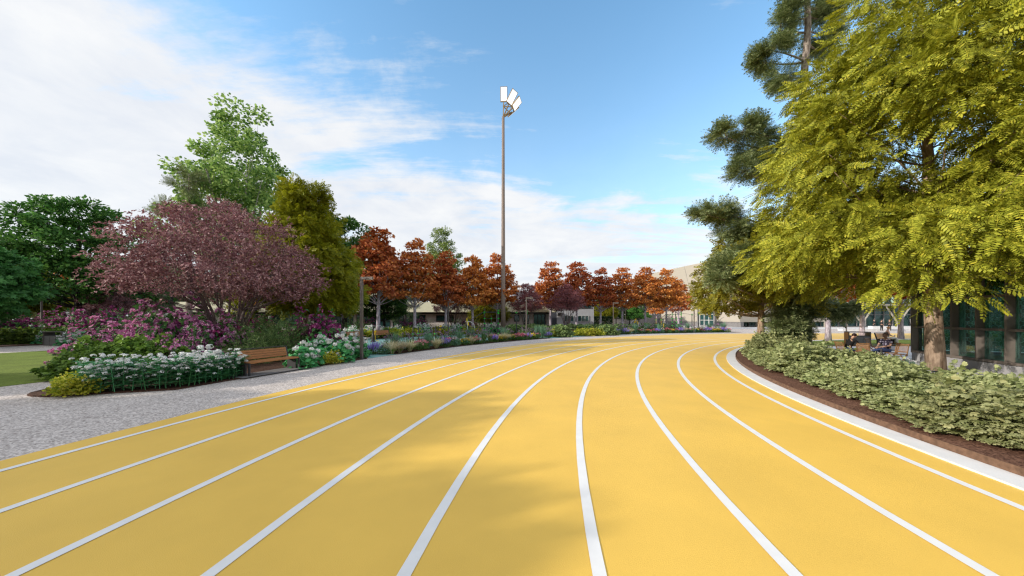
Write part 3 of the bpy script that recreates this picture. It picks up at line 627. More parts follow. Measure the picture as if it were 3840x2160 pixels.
def locust_mid(seed, mat, H=8, r=3.2, per=100):
    env = env_pts([(2.0, r*.7), (3.0, r), (4.6, r*.95), (6.4, r*.62), (H-.4, r*.2)])
    return lambda: make_tree('locust_tree', seed, H, .2, env, 2.75, H-.5, 84*(2 if H > 10 else 1), .75, per, t_fr5, .42, mat, b_brown, droop=.35, mind=.55, shell=.4, rise=.5, limbk=.35, flat=.65, every=2)
def maple(seed):
    env = env_pts([(3.9, 1.5), (4.6, 2.6), (5.6, 2.8), (7.0, 2.3), (8.4, 1.7), (9.6, 1.1), (10.7, .4)])
    return lambda: make_tree('maple_tree', seed, 10.7, .2, env, 4.2, 10.6, 112, .62, 50, t_mp, .29, f_maple, b_lil, droop=.45, mind=.5, shell=.5, rise=1.0, limbk=.34, flat=.42, bend=.12, every=2, up=1.2)
def plum(seed, H, r, mat, ncl, per, size, zb=1.9, ns=11, crad=.62, env=None):
    env = env or env_pts([(zb*.9, r*.72), (zb+.5, r*.95), (H*.5, r), (H*.72, r*.72), (H*.9, r*.38), (H, r*.1)])
    return lambda: make_tree('plum_tree', seed, H, .075*H/7.6, env, zb+.2, H-.4, ncl, crad, per, t_sg, size, mat, b_plum, droop=.15, mind=crad*.75, shell=.5, rise=.75, limbk=.5, stems=ns, spread=.55, trunk_top=H*.72, flat=.6, every=2, vary=.5)
def birch():
    env = env_pts([(7.5, 4.6), (9.5, 6.6), (12, 6.3), (14, 5.0), (17, 4.0), (20, 2.3), (22.5, 1.5), (23.7, .5)])
    return make_tree('birch_tree', 31, 23.8, .40, env, 7.8, 23.2, 110, 1.25, 210, t_ro, .26, f_birch, b_birch, droop=.4, mind=1.25, shell=.5, rise=1.25, limbk=.42, flat=.6, stems=5, spread=.2, trunk_top=16)
def linden(seed, H=14.4, r=5.6, mat=None, size=.36, per=230, low=3.6, t=None):
    env = env_pts([(low, r*.7), (low+1.2, r*.97), (H*.55, r), (H*.75, r*.82), (H*.9, r*.5), (H, r*.12)])
    return lambda: make_tree('linden_tree', seed, H, .34, env, low+.4, H-.4, 115, 1.0, per, t or t_di, size, mat or f_linden, b_dark, droop=.35, mind=1.0, shell=.38, rise=.6, limbk=.34, flat=.6, every=2)
def pine(seed, pads, tr, r0, mat, barkm, size, per, base=(0, 0)):
    """pine with separate needle plates: pads (x, y, z, rx, ry, rz)"""
    def mk():
        rng = np.random.default_rng(seed); root = empty('pine_tree'); mb = MB(); tr_ = np.array(tr, float)
        z = np.linspace(0, tr_[-1, 2], 22); pts = np.stack([np.interp(z, tr_[:, 2], tr_[:, 0]), np.interp(z, tr_[:, 2], tr_[:, 1]), z], 1)+rng.normal(size=(22, 3))*(.05, .05, 0)
        rad = r0*(1-.72*z/z[-1]); rad[0] *= 1.3; mb.tube(pts, rad, 9); pd = np.array(pads, float); C = []; RD = []; A = []
        for p in pd:
            k = rng.integers(5, 8); lx = np.array(p[:3]); limb(mb, pts, rad, lx-np.array((0, 0, p[5]*.3)), .42, rise=.12, rng=rng)
            for j in range(k):
                u = rnd(rng, 1)[0]*rng.uniform(.25, .8); c = lx+u*p[3:6]; C.append(c); RD.append(p[3:6]*(.42, .42, .5)); A.append(lx)
                t = np.linspace(0, 1, 4)[:, None]; mb.tube(lx*(1-t)+c*t+np.array((0, 0, -.1))*t*(1-t), np.linspace(.035, .01, 4), 4, caps=False)
        mb.build('trunk', barkm, root, smooth=True)
        n = len(C); C = np.array(C); RD = np.array(RD); A = np.array(A); idx = np.repeat(np.arange(n), per); m = len(idx); u = rnd(rng, m); f = rng.uniform(0, 1, m)**.4
        pos = C[idx]+u*f[:, None]*RD[idx]; d = unit(unit((pos-A[idx])*(1, 1, .5))+.45*rng.normal(size=(m, 3))+(0, 0, .12)); nr = unit(np.array((0, 0, 1.))+.4*rng.normal(size=(m, 3)))
        V, F = scatter(t_sp, pos, d, nr, size*(1+.3*rng.uniform(-1, 1, m))); build('crown', V, F, mat, root); return root
    return mk
def auto_pads(seed, H, n, z0, r):
    rng = np.random.default_rng(seed); o = []
    for i in range(n):
        z = z0+(H-z0)*(i+.5)/n; a = i*2.4+rng.uniform(-.4, .4); q = r*(1-.75*((z-z0)/(H-z0))**1.3)*rng.uniform(.5, .95); o.append((q*cos(a), q*sin(a), z, .30*r+.2, .30*r+.2, .13*r+.18))
    o.append((0, 0, H, .25*r, .25*r, .2*r)); return o

# near trees right
o = locust_big(); o.location = (15.0, 11.6, .1); o.rotation_euler[2] = 0
tag(o, 'large golden-green locust tree with a thick brown trunk beside the glass pavilion', 'tree')
K_loc = Kind([locust_mid(21, f_locust), locust_mid(22, f_locust2, 11.3, 3.5, 110)])
o = K_loc.place(*[px(2858, 19), 19, .1], rz=.4, v=0); o.scale = (1, 1, .95); tag(o, 'smaller golden locust tree rising from the tip of the pale green hedge', 'tree')
# tall pine: plates placed where the photo shows them (column, row, distance)
Yp = 20.0; bx = px(3012, Yp)
def pad(x, y, Y, rx, rz, ry=None): q = P(x, y, Y); return (q[0]-bx, q[1]-Yp, q[2], rx*.82, ry or rx*.75, rz*.72)
pads = [pad(2965, 60, 20, 1.3, .8), pad(2925, 110, 20, .9, .6), pad(2900, 190, 19.6, 1.2, .55), pad(2872, 235, 20.4, .8, .5), pad(2930, 285, 20, 1.4, .5), pad(2965, 310, 19.6, .9, .5),
        pad(3100, 60, 20.4, 1.2, .9), pad(3080, 130, 20.6, 1.1, .8), pad(3140, 15, 20, .9, .6), pad(3090, 190, 21, 1.0, .5), pad(3000, -60, 20, 1.6, .9), pad(3040, -160, 20, 1.5, .9),
        pad(2725, 515, 19.4, 1.1, .55), pad(2790, 490, 19.6, 1.2, .6), pad(2850, 510, 20, 1.1, .6), pad(2820, 560, 19.5, 1.0, .45), pad(2905, 560, 20, 1.0, .5),
        pad(2790, 650, 19.3, 1.1, .6), pad(2840, 630, 19.6, 1.0, .55), pad(2880, 680, 20, 1.1, .7), pad(2900, 600, 20.3, .9, .7), pad(2650, 805, 18.6, .75, .35), pad(2700, 800, 18.8, .9, .4), pad(2745, 810, 19, .9, .5),
        pad(2740, 870, 18.6, 1.0, .5), pad(2795, 900, 19, 1.1, .6), pad(2830, 850, 19.6, 1.1, .6), pad(2720, 1010, 16.9, .95, .5), pad(2770, 985, 17.2, 1.1, .55), pad(2815, 960, 17.4, 1.0, .5), pad(2790, 1035, 17.0, 1.0, .4), pad(2705, 1055, 16.8, .6, .3), pad(2840, 1010, 17.4, .8, .45),
        pad(2950, 1150, 18, .9, .5), pad(2960, 1200, 18, 1.0, .5), pad(2935, 1235, 18, .9, .5), pad(2990, 1180, 18.4, .8, .6), pad(2960, 1270, 18.2, .8, .45), pad(3030, 1130, 18.6, .9, .5), pad(2985, 1250, 18.4, .7, .5),
        pad(3110, 1150, 19, .9, .4), pad(3150, 1165, 19.2, .95, .45), pad(3180, 1175, 19.2, .7, .4), pad(3120, 1180, 19, .7, .35)]
o = pine(41, pads, [(0, 0, 0), (px(3018, Yp)-bx, 0, 6), (px(3010, Yp)-bx, 0, 14), (px(3025, Yp)-bx, 0, 18), (px(3032, Yp)-bx, 0, 22), (px(3040, Yp)-bx, 0, 26)], .36, f_pine, b_pine, .55, 80)()
o.location = (bx, Yp, .1); tag(o, 'tall pine with a bare pale trunk and separate needle plates behind the locust', 'tree')
# orange maples: ring at 62 m round the bend
K_map = Kind([maple(51), maple(52), maple(53)])
for i, (x, dr, sc_) in enumerate(((1418, 0, 1.04), (1555, 0, 1.0), (1672, 0, .93), (1772, 0, .95), (1866, 0, 1.02))):
    X_, Y_ = rayr(x, 62+dr); reg(K_map.place(X_, Y_, .04, sc=sc_), 'orange-red maple', 'the row left of the floodlight mast', 'tree', 'orange maples round the playground')
for i, (x, dr, sc_) in enumerate(((2065, 0, 1.0), (2163, 0, 1.06), (2252, 0, .98), (2334, 0, 1.0), (2419, 0, 1.05), (2499, 0, 1.02), (2544, 8, .92), (2462, 16, .8))):
    X_, Y_ = rayr(x, 62+dr); reg(K_map.place(X_, Y_, .04, sc=sc_), 'orange-red maple', 'the row right of the floodlight mast', 'tree', 'orange maples round the playground')
for x, y, Y_ in ((242, 0, 56), (264, 0, 60), (313, 0, 58), (366, 0, 64), (434, 0, 66), (1012, 0, 46)):
    reg(K_map.place(px(x, Y_), Y_, .04, sc=.98), 'shaded reddish maple', 'the far wood beyond the lawn', 'tree', 'reddish maples in the far wood')
for x, Y_, s_, w in ((3106, 28.2, 1.0, 'left of the grey litter bin'), (3232, 31.5, 1.02, 'behind the grey litter bin'), (3378, 30.8, 1.0, 'beside the bench with the seated man')):
    tag(K_map.place(px(x, Y_), Y_, .0, sc=s_), 'maple with a twisted lilac trunk on the lawn '+w, 'tree')
# plums
o = plum(61, 7.7, 5.6, f_plum, 200, 52, .2, 2.7, 12, .62, env_pts([(2.7, 2.4), (3.1, 3.5), (3.8, 3.9), (5.0, 3.4), (6.0, 2.4), (6.7, 1.4), (7.1, .5)]))(); o.location = (px(852, 16), 16, .04); o.scale = (1.06, 1.06, 1.04); o.rotation_euler[2] = .6; tag(o, 'big spreading purple-leaved plum tree with many stems behind the near bench', 'tree')
K_pl = Kind([plum(62, 6.8, 2.9, f_plumd, 120, 50, .22, 3.0, 9, .5), plum(63, 6.6, 2.9, f_plum, 110, 46, .22, 2.9, 9, .5)])
for x, Y_, s_, v_, lab in ((1972, 47, 1.02, 0, 'dark purple plum tree just right of the floodlight mast'), (2125, 49, 1.04, 0, 'dark purple plum tree in front of the grey two-storey block'),
                           (1700, 46, .98, 1, 'pale purple plum tree in front of the small windows left of the mast'), (404, 34, .8, 1, 'small round purple plum tree at the edge of the left wood'), (478, 38, .9, 0, 'low dark purple plum tree behind the pale juniper on the left')):
    tag(K_pl.place(px(x, Y_), Y_, .04, sc=s_, v=v_), lab, 'tree')
# left group
K_bi = Kind([birch]); tag(K_bi.place(px(915, 33), 33, .04, rz=.3), 'tall light green birch rising above the plum tree', 'tree'); tag(K_bi.place(px(1655, 72), 72, 0, rz=2.2, sc=.94), 'distant light green birch above the orange maples', 'tree')
K_li = Kind([linden(71), linden(72)])
tag(K_li.place(px(293, 34), 34, .04, rz=1), 'dome-shaped dark green linden at the left edge of the wood', 'tree')
tag(K_li.place(px(1290, 38), 38, .04, rz=2, sc=.94), 'dark green linden half hidden behind the olive locust', 'tree')
tag(K_li.place(px(1440, 42), 42, .04, rz=2.5, sc=(.5, .5, .54)), 'small dark green linden standing behind the leftmost playground maple', 'tree')
o = K_loc.place(px(1150, 22), 22, .04, v=1); tag(o, 'olive-green locust tree right of the plum tree', 'tree')
o = K_loc.place(px(30, 37), 37, .04, v=1, sc=(1.2, 1.2, .95)); tag(o, 'olive locust with a dark trunk at the left picture edge', 'tree')
o = K_loc.place(px(1835, 52), 52, .04, v=1, sc=(.9, .9, .62)); tag(o, 'low olive locust behind the climbing frame', 'tree')
o = K_loc.place(px(2268, 92), 92, .0, v=1, sc=1.0); tag(o, 'olive locust behind the clipped hedge', 'tree')
K_gm = Kind([linden(73, 8.6, 4.5, f_gmaple, .36, 170, 2.4, t_mp)]); tag(K_gm.place(-37.3, 20.8, .04, rz=.5, sc=.9), 'green maple reaching in over the lawn from the left edge', 'tree')
K_pn = Kind([pine(42, auto_pads(1, 14, 11, 6, 4.2), [(0, 0, 0), (.3, 0, 5), (-.1, .1, 14.2)], .38, f_pine, b_pine, .55, 60), pine(43, auto_pads(2, 9, 12, 1.6, 3.4), [(0, 0, 0), (.2, .1, 9.2)], .24, f_pined, b_dark, .5, 60)])
tag(K_pn.place(px(712, 28), 28, .04, rz=2.6, v=0, sc=(.68, .68, 1)), 'pine with flat grey-green plates standing left of the tall birch', 'tree')
tag(K_pn.place(px(1520, 49), 49, .04, rz=1, v=1, sc=.72), 'low dark pine before the strip windows of the low building', 'tree')
for x, Y_, s_ in ((175, 62, 1.3), (90, 70, 1.5), (232, 75, 1.5), (340, 78, 1.6), (405, 70, 1.3), (560, 55, 1.1), (640, 70, 1.5), (760, 60, 1.2), (900, 52, 1.1), (1000, 66, 1.4), (1090, 60, 1.2)):
    reg(K_pn.place(px(x, Y_), Y_, .04, v=1, sc=s_), 'dark pine', 'the far wood on the left', 'tree', 'dark pines of the far wood')
for x, Y_, s_ in ((130, 85, 1.0), (450, 88, 1.0), (540, 80, .95), (700, 92, 1.05), (850, 84, 1.0), (1050, 90, 1.0), (1190, 80, .9)):
    reg(K_li.place(px(x, Y_), Y_, .0, sc=s_), 'dark linden', 'the back row of the wood', 'tree', 'dark lindens of the back row')
for x, Y_, s_ in ((2310, 100, .62), (2360, 96, .5), (2395, 90, .55)):
    reg(K_li.place(px(x, Y_), Y_, .0, sc=s_), 'green linden', 'the gap beside the beige hall', 'tree', 'lindens in the gap')
# trees left of the picture whose shade lies on the path and the track
for x, y, s_, k in ((-26.5, -1.0, .70, K_li), (-26.0, -5.0, .70, K_li), (-33, -2.5, .85, K_li), (-20.5, -3.4, .56, K_li), (-31, 4.2, .56, K_li), (-23, 1.2, .44, K_li), (-30, -8.5, .78, K_li)):
    reg(k.place(x, y, .0, sc=s_), 'dark linden', 'the row outside the left picture edge', 'tree', 'lindens beside the path')
# ---------------------------------------------------------------- shrubs and flowers
def rhodo(seed, r, h, fm, dens=1.):
    def mk():
        rng = np.random.default_rng(seed); root = empty('rhododendron'); n = int(560*r*dens)
        shrub('foliage', seed, r, h, int(900*r*dens), t_di, .24, f_rhodL, droop=.5, lump=.25, inner=.45, parent=root)
        p, o_ = dome_pts(rng, n, r*1.03, h*1.03, 1., .05, .25, seed=seed); d = unit(o_+.5*rng.normal(size=(n, 3)))
        V, F = scatter(t_li, p, d, rnd(rng, n), .21*(1+.3*rng.uniform(-1, 1, n))); build('blossom', V, F, fm, root)
        mb = MB()
        for k in range(7): a = k*.9; mb.tube([(0, 0, 0), (r*.3*cos(a), r*.3*sin(a), h*.35), (r*.6*cos(a), r*.6*sin(a), h*.7)], [.03, .022, .01], 5)
        mb.build('stem', b_dark, root); return root
    return mk
K_rh = Kind([rhodo(101, 1.5, 1.7, f_rhodF), rhodo(102, 1.5, 2.0, f_rhodD)])
for x, Y_, s_, v_, lab in ((398, 14.3, (.85, .85, .85), 0, 'pink rhododendron at the outer left end of the bed, above the green mound'), (480, 15.4, (.95, .95, 1.12), 0, 'tall pink rhododendron between the green mound and the bin'),
    (675, 15.0, (1.15, 1.1, 1.5), 0, 'tallest pink rhododendron, left of the plum stems'), (790, 14.4, (.9, .9, 1.12), 0, 'pink rhododendron directly left of the plum stems'), (655, 12.2, (.52, .52, .66), 0, 'small low pink rhododendron in front, behind the white flowers'),
    (575, 14.2, (.8, .8, 1.0), 0, 'pink rhododendron above the low green mounds'), (1192, 16.6, (.98, .98, 1.12), 1, 'dark magenta rhododendron behind the hydrangeas right of the bench'), (955, 21, (1.2, 1.2, 1.12), 1, 'dark rhododendron behind the yews and the plum tree'),
    (865, 15.2, (.7, .7, .95), 1, 'dark magenta rhododendron behind the plum stems')):
    tag(K_rh.place(px(x, Y_), Y_, .04, sc=s_, v=v_), lab, 'shrub')
for x, Y_, s_ in ((262, 30, 1.3), (335, 29, 1.3), (395, 28, 1.25), (205, 34, 1.3), (450, 26, 1.25)): reg(K_rh.place(px(x, Y_), Y_, .04, sc=s_), 'magenta rhododendron', 'the row behind the left litter bin', 'shrub', 'rhododendrons behind the bin')
for x, Y_, s_ in ((15, 26, 1.2), (60, 30, 1.2)): reg(K_rh.place(px(x, Y_), Y_, .04, sc=s_, v=1), 'deep magenta rhododendron', 'the pair at the left edge', 'shrub', 'rhododendrons at the left edge')
for x, dr, s_ in ((1375, 5, .95), (1515, 4.5, .8), (1572, 6, 1.0), (1740, 5, .85), (1770, 7, .8)):
    X_, Y_ = rayr(x, 60.5+dr); reg(K_rh.place(X_, Y_, .04, sc=s_, v=1), 'deep magenta rhododendron', 'the bed behind the playground', 'shrub', 'rhododendrons behind the playground')
def yew(seed, r, h, mat, n=1500): return lambda: shrub('yew_bush', seed, r, h, int(n), t_sp4, .30, mat, droop=-.35, lump=.24, inner=.45, jit=.5)
K_yw = Kind([yew(111, 1.5, 2.0, f_yew), yew(112, 1.5, 1.9, f_pine)])
for x, Y_, s_, v_, lab in ((985, 14.3, (1.0, .9, .85), 0, 'dark yew directly behind the wooden bench'), (905, 15.8, 1.05, 0, 'dark yew between the plum stems and the bench'), (1085, 15.6, (.95, .95, .92), 0, 'dark yew at the right end of the bench'), (1050, 18, 1.1, 0, 'tall dark yew behind the bench yews'),
                           (535, 24, (1.0, 1.0, 1.25), 1, 'pale grey-green juniper left of the tall pine trunk'), (110, 30, 1.0, 1, 'pale green juniper left of the left lamp post'), (610, 25, (1, 1, 1.1), 1, 'pale juniper between the rhododendrons and the pine trunk'), (150, 33, 1.1, 1, 'pale green juniper right behind the left lamp post')):
    tag(K_yw.place(px(x, Y_), Y_, .04, sc=s_, v=v_), lab, 'shrub')
for x, dr, s_ in ((1335, 4, 1.0), (1600, 6, .9), (1716, 6, 1.0), (1795, 6, .95), (1830, 4, .8)):
    X_, Y_ = rayr(x, 60.5+dr); reg(K_yw.place(X_, Y_, .04, sc=s_, v=0), 'dark yew bush', 'the bed behind the playground', 'shrub', 'yews behind the playground')
def mound(seed, r, h, mat, size, n, t=t_mp, layers=6, name='spreading_shrub'): return lambda: shrub(name, seed, r, h, n, t, size, mat, droop=.18, lump=.16, inner=.4, layers=layers, up=1.4, jit=.35)
K_mo = Kind([mound(121, 1.5, 1.0, f_jun, .15, 4200, t_lo), mound(122, 1.5, 1.0, f_jun2, .18, 2600, t_lo)])
for x, Y_, s_, lab in ((372, 10.9, (.8, .8, .85), 'low layered green mound at the lawn corner'), (440, 11.6, (.85, .85, 1.12), 'layered green mound behind the white flowers, left of centre'), (520, 12.0, (.9, .9, 1.15), 'layered green mound below the pink rhododendrons'), (590, 11.9, (.75, .75, .95), 'layered green mound left of the small rhododendron')):
    tag(K_mo.place(px(x, Y_), Y_, .04, sc=s_, v=0), lab, 'shrub')
for x, Y_, s_ in ((20, 24.6, 1.0), (75, 24.8, 1.1), (130, 25.5, .95), (185, 27, 1.1), (240, 26, 1.1)):
    reg(K_mo.place(px(x, Y_), Y_, .04, sc=s_, v=0), 'low green mound', 'the row behind the far golden hedge', 'shrub', 'green mounds across the lawn')
for x, dr, s_ in ((1460, 1.5, .9), (1500, 3, 1.0), (1545, 2.2, .95), (1590, 2.5, .9), (1640, 3, .9), (1690, 3, .9), (1740, 2.5, .8), (1880, 3, .9), (1380, 2, .9), (1340, 1.5, .8)):
    X_, Y_ = rayr(x, 60.5+dr); reg(K_mo.place(X_, Y_, .04, sc=s_, v=0), 'low green mound', 'the bed behind the playground', 'shrub', 'green mounds behind the playground')
for x, Y_, s_ in ((2102, 35, (.95, .95, 1.15)), (2060, 41, 1.0), (2015, 42, 1.0), (1985, 43, 1.05), (1930, 44, 1.1), (2140, 44, 1.1), (2185, 44, 1.1), (2232, 44, 1.1), (2272, 42, 1.1), (2275, 38.6, (.95, .95, 1.1)), (2325, 47, 1.1), (2360, 50, 1.0), (2000, 47, 1.1), (2090, 46, 1.0), (2420, 56, 1.1), (2470, 58, 1.1), (2530, 60, 1.0)):
    reg(K_mo.place(px(x, Y_), Y_, .032, sc=s_, v=1), 'grey-green layered mound', 'the middle bed', 'shrub', 'grey-green mounds of the middle bed')
def golden(seed): return lambda: shrub('golden_euonymus', seed, .38, .48, 620, T_diamond(.32), .085, f_euo, droop=-.4, lump=.22, inner=.4, jit=.55)
K_eu = Kind([golden(131), golden(132)])
for x, y in ((200, 1486), (235, 1489), (268, 1488), (218, 1470), (250, 1470)):
    q = G(x, y+4); reg(K_eu.place(q[0], q[1]+.22, .04, sc=.88), 'small golden-leaved euonymus', 'the near bed tip', 'shrub', 'golden euonymus at the bed tip')
q = G(1245, 1366); tag(K_eu.place(q[0]+.02, q[1], .04, sc=1.1), 'golden euonymus between the hydrangeas right of the bench', 'shrub')
for i in range(13):
    q = pol(76.9+.25*(i % 2), 163.6+.62*i*.8-.9); reg(K_eu.place(q[0], q[1], .05, sc=(2.0, 2.0, 1.75)), 'golden euonymus', 'the low hedge across the lawn', 'shrub', 'golden hedge across the lawn')
for x, dr in ((1480, 0), (1512, .2), (1535, 0), (1560, .3), (1640, .2), (1670, 0), (1740, .2), (1765, 0), (1790, .3), (1385, .2)):
    X_, Y_ = rayr(x, 60.9+dr); reg(K_eu.place(X_, Y_, .04, sc=(2.2, 2.2, 1.9)), 'golden euonymus', 'the playground back edge', 'shrub', 'golden euonymus behind the playground')
for x, Y_ in ((2168, 37), (2186, 36.6), (2206, 36.4), (2226, 36.6), (2246, 36.8), (2195, 38), (2218, 38), (2235, 38.2), (2076, 34.5)):
    reg(K_eu.place(px(x, Y_), Y_, .032, sc=(1.8, 1.8, 1.6)), 'golden euonymus', 'the middle bed', 'shrub', 'golden euonymus of the middle bed')
def hydrangea(seed, r, h, nl, nb, bs):
    def mk():
        rng = np.random.default_rng(seed); root = empty('hydrangea'); shrub('foliage', seed, r, h*.92, nl, t_ro, .15, f_hyL, droop=.55, lump=.16, inner=.35, parent=root, jit=.3)
        p, o_ = dome_pts(rng, nb, r*1.0, h, 1.02, .35, .14, seed=seed)
        for i in range(nb):     # each bloom a ball of small florets
            k = 46; u = rnd(rng, k); R_ = bs*rng.uniform(.75, 1.15); V, F = scatter(T_diamond(.5), p[i]+u*R_*(1, 1, .8), unit(np.cross(u, rnd(rng, k))), u, R_*.75); build('bloom', V-p[i], F, f_hyF, root).location = p[i]
        return root
    return mk
K_hy = Kind([hydrangea(141, .62, 1.02, 420, 26, .085), hydrangea(142, .62, 1.0, 420, 24, .085)])
for x, y, s_, lab in ((800, 1428, .98, 'white hydrangea at the left end of the bench'), (1165, 1380, 1.02, 'white hydrangea just right of the bench'), (1290, 1360, 1.12, 'white hydrangea next to the near lamp post'), (1225, 1352, 1.15, 'white hydrangea between the bench hydrangea and the lamp post hydrangea'), (1352, 1343, 1.1, 'white hydrangea right behind the near lamp post'), (1300, 1330, 1.2, 'white hydrangea at the back below the dark magenta rhododendron')):
    q = G(x, y); tag(K_hy.place(q[0]-.3, q[1]+.15, .04, sc=s_), lab, 'hydrangea')
K_hs = Kind([lambda: (lambda root, rng: (shrub('foliage', 145, .8, 1.0, 520, t_ro, .15, f_hyL, droop=.5, parent=root), build('bloom', *[z for z in scatter(T_diamond(.5), dome_pts(rng, 700, .82, 1.08, 1.0, .3, .2)[0], rnd(rng, 700), rnd(rng, 700)+(0, 0, 1.), .11)], f_hyF, root), root)[-1])(empty('hydrangea'), np.random.default_rng(3))])
for x, Y_, s_ in ((280, 23.6, 1.0), (120, 28.5, 1.2), (165, 25, .8)): reg(K_hs.place(px(x, Y_), Y_, .04, sc=s_), 'white hydrangea', 'the bed by the left litter bin', 'hydrangea', 'hydrangeas across the lawn')
for x, dr, s_ in ((1320, .3, 1.1), (1384, 1.0, 1.1), (1490, 1.2, 1.1), (1545, 2.2, .9), (1575, 1, 1.2), (1600, 1.4, 1.1), (1668, .7, 1.1), (1712, 1.2, 1.15), (1730, 1.4, 1.0), (1828, 1.6, 1.1), (1858, 1.6, 1.2), (1440, 2.4, .9)):
    X_, Y_ = rayr(x, 60.9+dr); reg(K_hs.place(X_, Y_, .04, sc=s_), 'white-flowered shrub', 'the bed behind the playground', 'shrub', 'white shrubs behind the playground')
# white perennials: stem with leaves, flat white head
def perennial(seed):
    def mk():
        rng = np.random.default_rng(seed); root = empty('white_perennial'); mb = MB(); H = (.80, .66, .74, .56)[seed-151]; b = rng.normal(size=2)*.05
        mb.tube([(0, 0, 0), (b[0]*.5, b[1]*.5, H*.5), (b[0], b[1], H)], [.009, .008, .006], 5); mb.build('stem', f_per, root)
        n = 40; z = rng.uniform(.10, .95, n)*H; a = rng.uniform(0, 6.28, n); p = np.stack([b[0]*z/H, b[1]*z/H, z], 1); d = unit(np.stack([np.cos(a), np.sin(a), .25+0*a], 1))
        V, F = scatter(T_diamond(.2), p, d, np.tile((0, 0, 1.), (n, 1)), rng.uniform(.12, .24, n)); build('leaf', V, F, f_per, root)
        for k in range(6):
            c = np.array((b[0], b[1], H))+rng.normal(size=3)*(.075, .075, .03)-(0, 0, .05*k*(k > 2)); m = 26; u = rnd(rng, m); u[:, 2] = np.abs(u[:, 2])
            V, F = scatter(T_diamond(.5), c+u*(.046, .046, .028), unit(np.cross(u, rnd(rng, m))), u+(0, 0, .5), .033); build('flower_head', V, F, f_hyF, root)
        return root
    return mk
K_pe = Kind([perennial(151), perennial(152), perennial(153), perennial(154)])
for row in range(6):
    for i in range(19):
        t = (i+.5*(row % 2)+RNG.uniform(-.25, .25))/19; q = (lambda th: pol(48.08+max(0, th-167.1)*1.0+.23*row+RNG.uniform(-.05, .05), th))(168.35-3.45*t+.05*row)
        if 1920+FP*q[0]/q[1] < 282: continue
        reg(K_pe.place(q[0], q[1], .04, sc=RNG.uniform(.9, 1.1)*(1-.12*(i < 1))), 'white flat-headed perennial', ['the front row', 'the second row', 'the third row', 'the fourth row', 'the fifth row', 'the back row'][row], 'flower', 'white perennials of the near bed')
# the two flower strips
def tuft(name, seed, h, sp, n, w, mats, curve=1.2):
    def mk():
        rng = np.random.default_rng(seed); V, F = blades(rng, n, h, sp, w, curve); V2, F2 = blades(rng, n//2, h*.45, sp*.8, w*1.5, curve)
        return build(name, np.concatenate([V, V2]), F+[f+len(V) for f in F2], mats, None, [0]*len(F)+[1]*len(F2))
    return mk
def bloomer(name, seed, r, h, nl, leafm, nf, flm, ft, fs, spikes=False, top=.62):
    """herb: low leaves, thin stems, flowers"""
    def mk():
        rng = np.random.default_rng(seed); root = empty(name); n = nl; a = rng.uniform(0, 6.28, n); q = r*.8*rng.uniform(0, 1, n)**.6; p = np.stack([q*np.cos(a), q*np.sin(a), h*.62*rng.uniform(0.02, 1, n)*(1-.5*(q/r)**2)], 1)
        d = unit(np.stack([np.cos(a), np.sin(a), .5+.4*rng.normal(size=n)], 1)); V, F = scatter(T_diamond(.13), p, d, rnd(rng, n)+(0, 0, 1), .16); mb = MB()
        a = rng.uniform(0, 6.28, nf); q = r*rng.uniform(0, 1, nf)**.5; zt = h*(1-.35*(q/r)**1.5)*rng.uniform(.82, 1.05, nf)*(1 if not spikes else .95)
        tp = np.stack([q*np.cos(a), q*np.sin(a), zt], 1)
        for k in range(nf):
            b_ = tp[k]*(.35, .35, 0); mb.tube([b_, tp[k]], [.006, .004], 3, caps=False)
        mb.add(V, F); mb.build('foliage', leafm, root); fb = MB()
        for k in range(nf):
            if spikes:
                dd = unit((tp[k]-tp[k]*(.35, .35, 0))[None])[0]; l = h*.5; fb.tube([tp[k]-dd*l*.55, tp[k]-dd*l*.2, tp[k]+dd*l*.25, tp[k]+dd*l*.5], [.009, .019, .014, .004], 5)
            else:
                V, F = scatter(ft, tp[k][None].repeat(5, 0)+rng.normal(size=(5, 3))*fs*.25, rnd(rng, 5), rnd(rng, 5)*.5+(0, 0, 1.), fs); fb.add(V, F)
        fb.build('flower', flm, root); return root
    return mk
t_fl = T_round(.5)
KF = dict(blond=Kind([tuft('feather_grass_tuft', 161, .72, 1.0, 240, .018, [f_blond, f_base])]), blue=Kind([tuft('blue_grass_tuft', 162, 1.15, .5, 200, .016, [f_blue, f_blue], .9)]),
    lav=Kind([bloomer('lavender', 163, .36, .50, 120, f_herb, 36, f_lav, None, 0, True)]), pink=Kind([bloomer('pink_yarrow', 164, .42, .58, 190, f_herb, 34, f_pink, t_fl, .055)]),
    red=Kind([bloomer('crimson_yarrow', 165, .40, .48, 170, f_herb, 34, f_red, t_fl, .055)]), yel=Kind([bloomer('yellow_yarrow', 166, .36, .46, 170, f_herb, 26, f_yel, t_fl, .06)]),
    daisy=Kind([bloomer('white_daisy', 167, .30, .60, 170, f_blue, 24, f_hyF, t_fl, .04)]), verb=Kind([bloomer('mauve_verbena', 168, .45, .95, 130, f_herb, 46, f_verb, t_fl, .032)]))
KD = dict(blond=('blond feather grass tuft', 'grass'), blue=('tall blue-green grass tuft', 'grass'), lav=('violet lavender plant', 'flower'), pink=('pink yarrow plant', 'flower'), red=('crimson yarrow plant', 'flower'), yel=('yellow yarrow plant', 'flower'), daisy=('white daisy plant', 'flower'), verb=('tall mauve verbena plant', 'flower'))
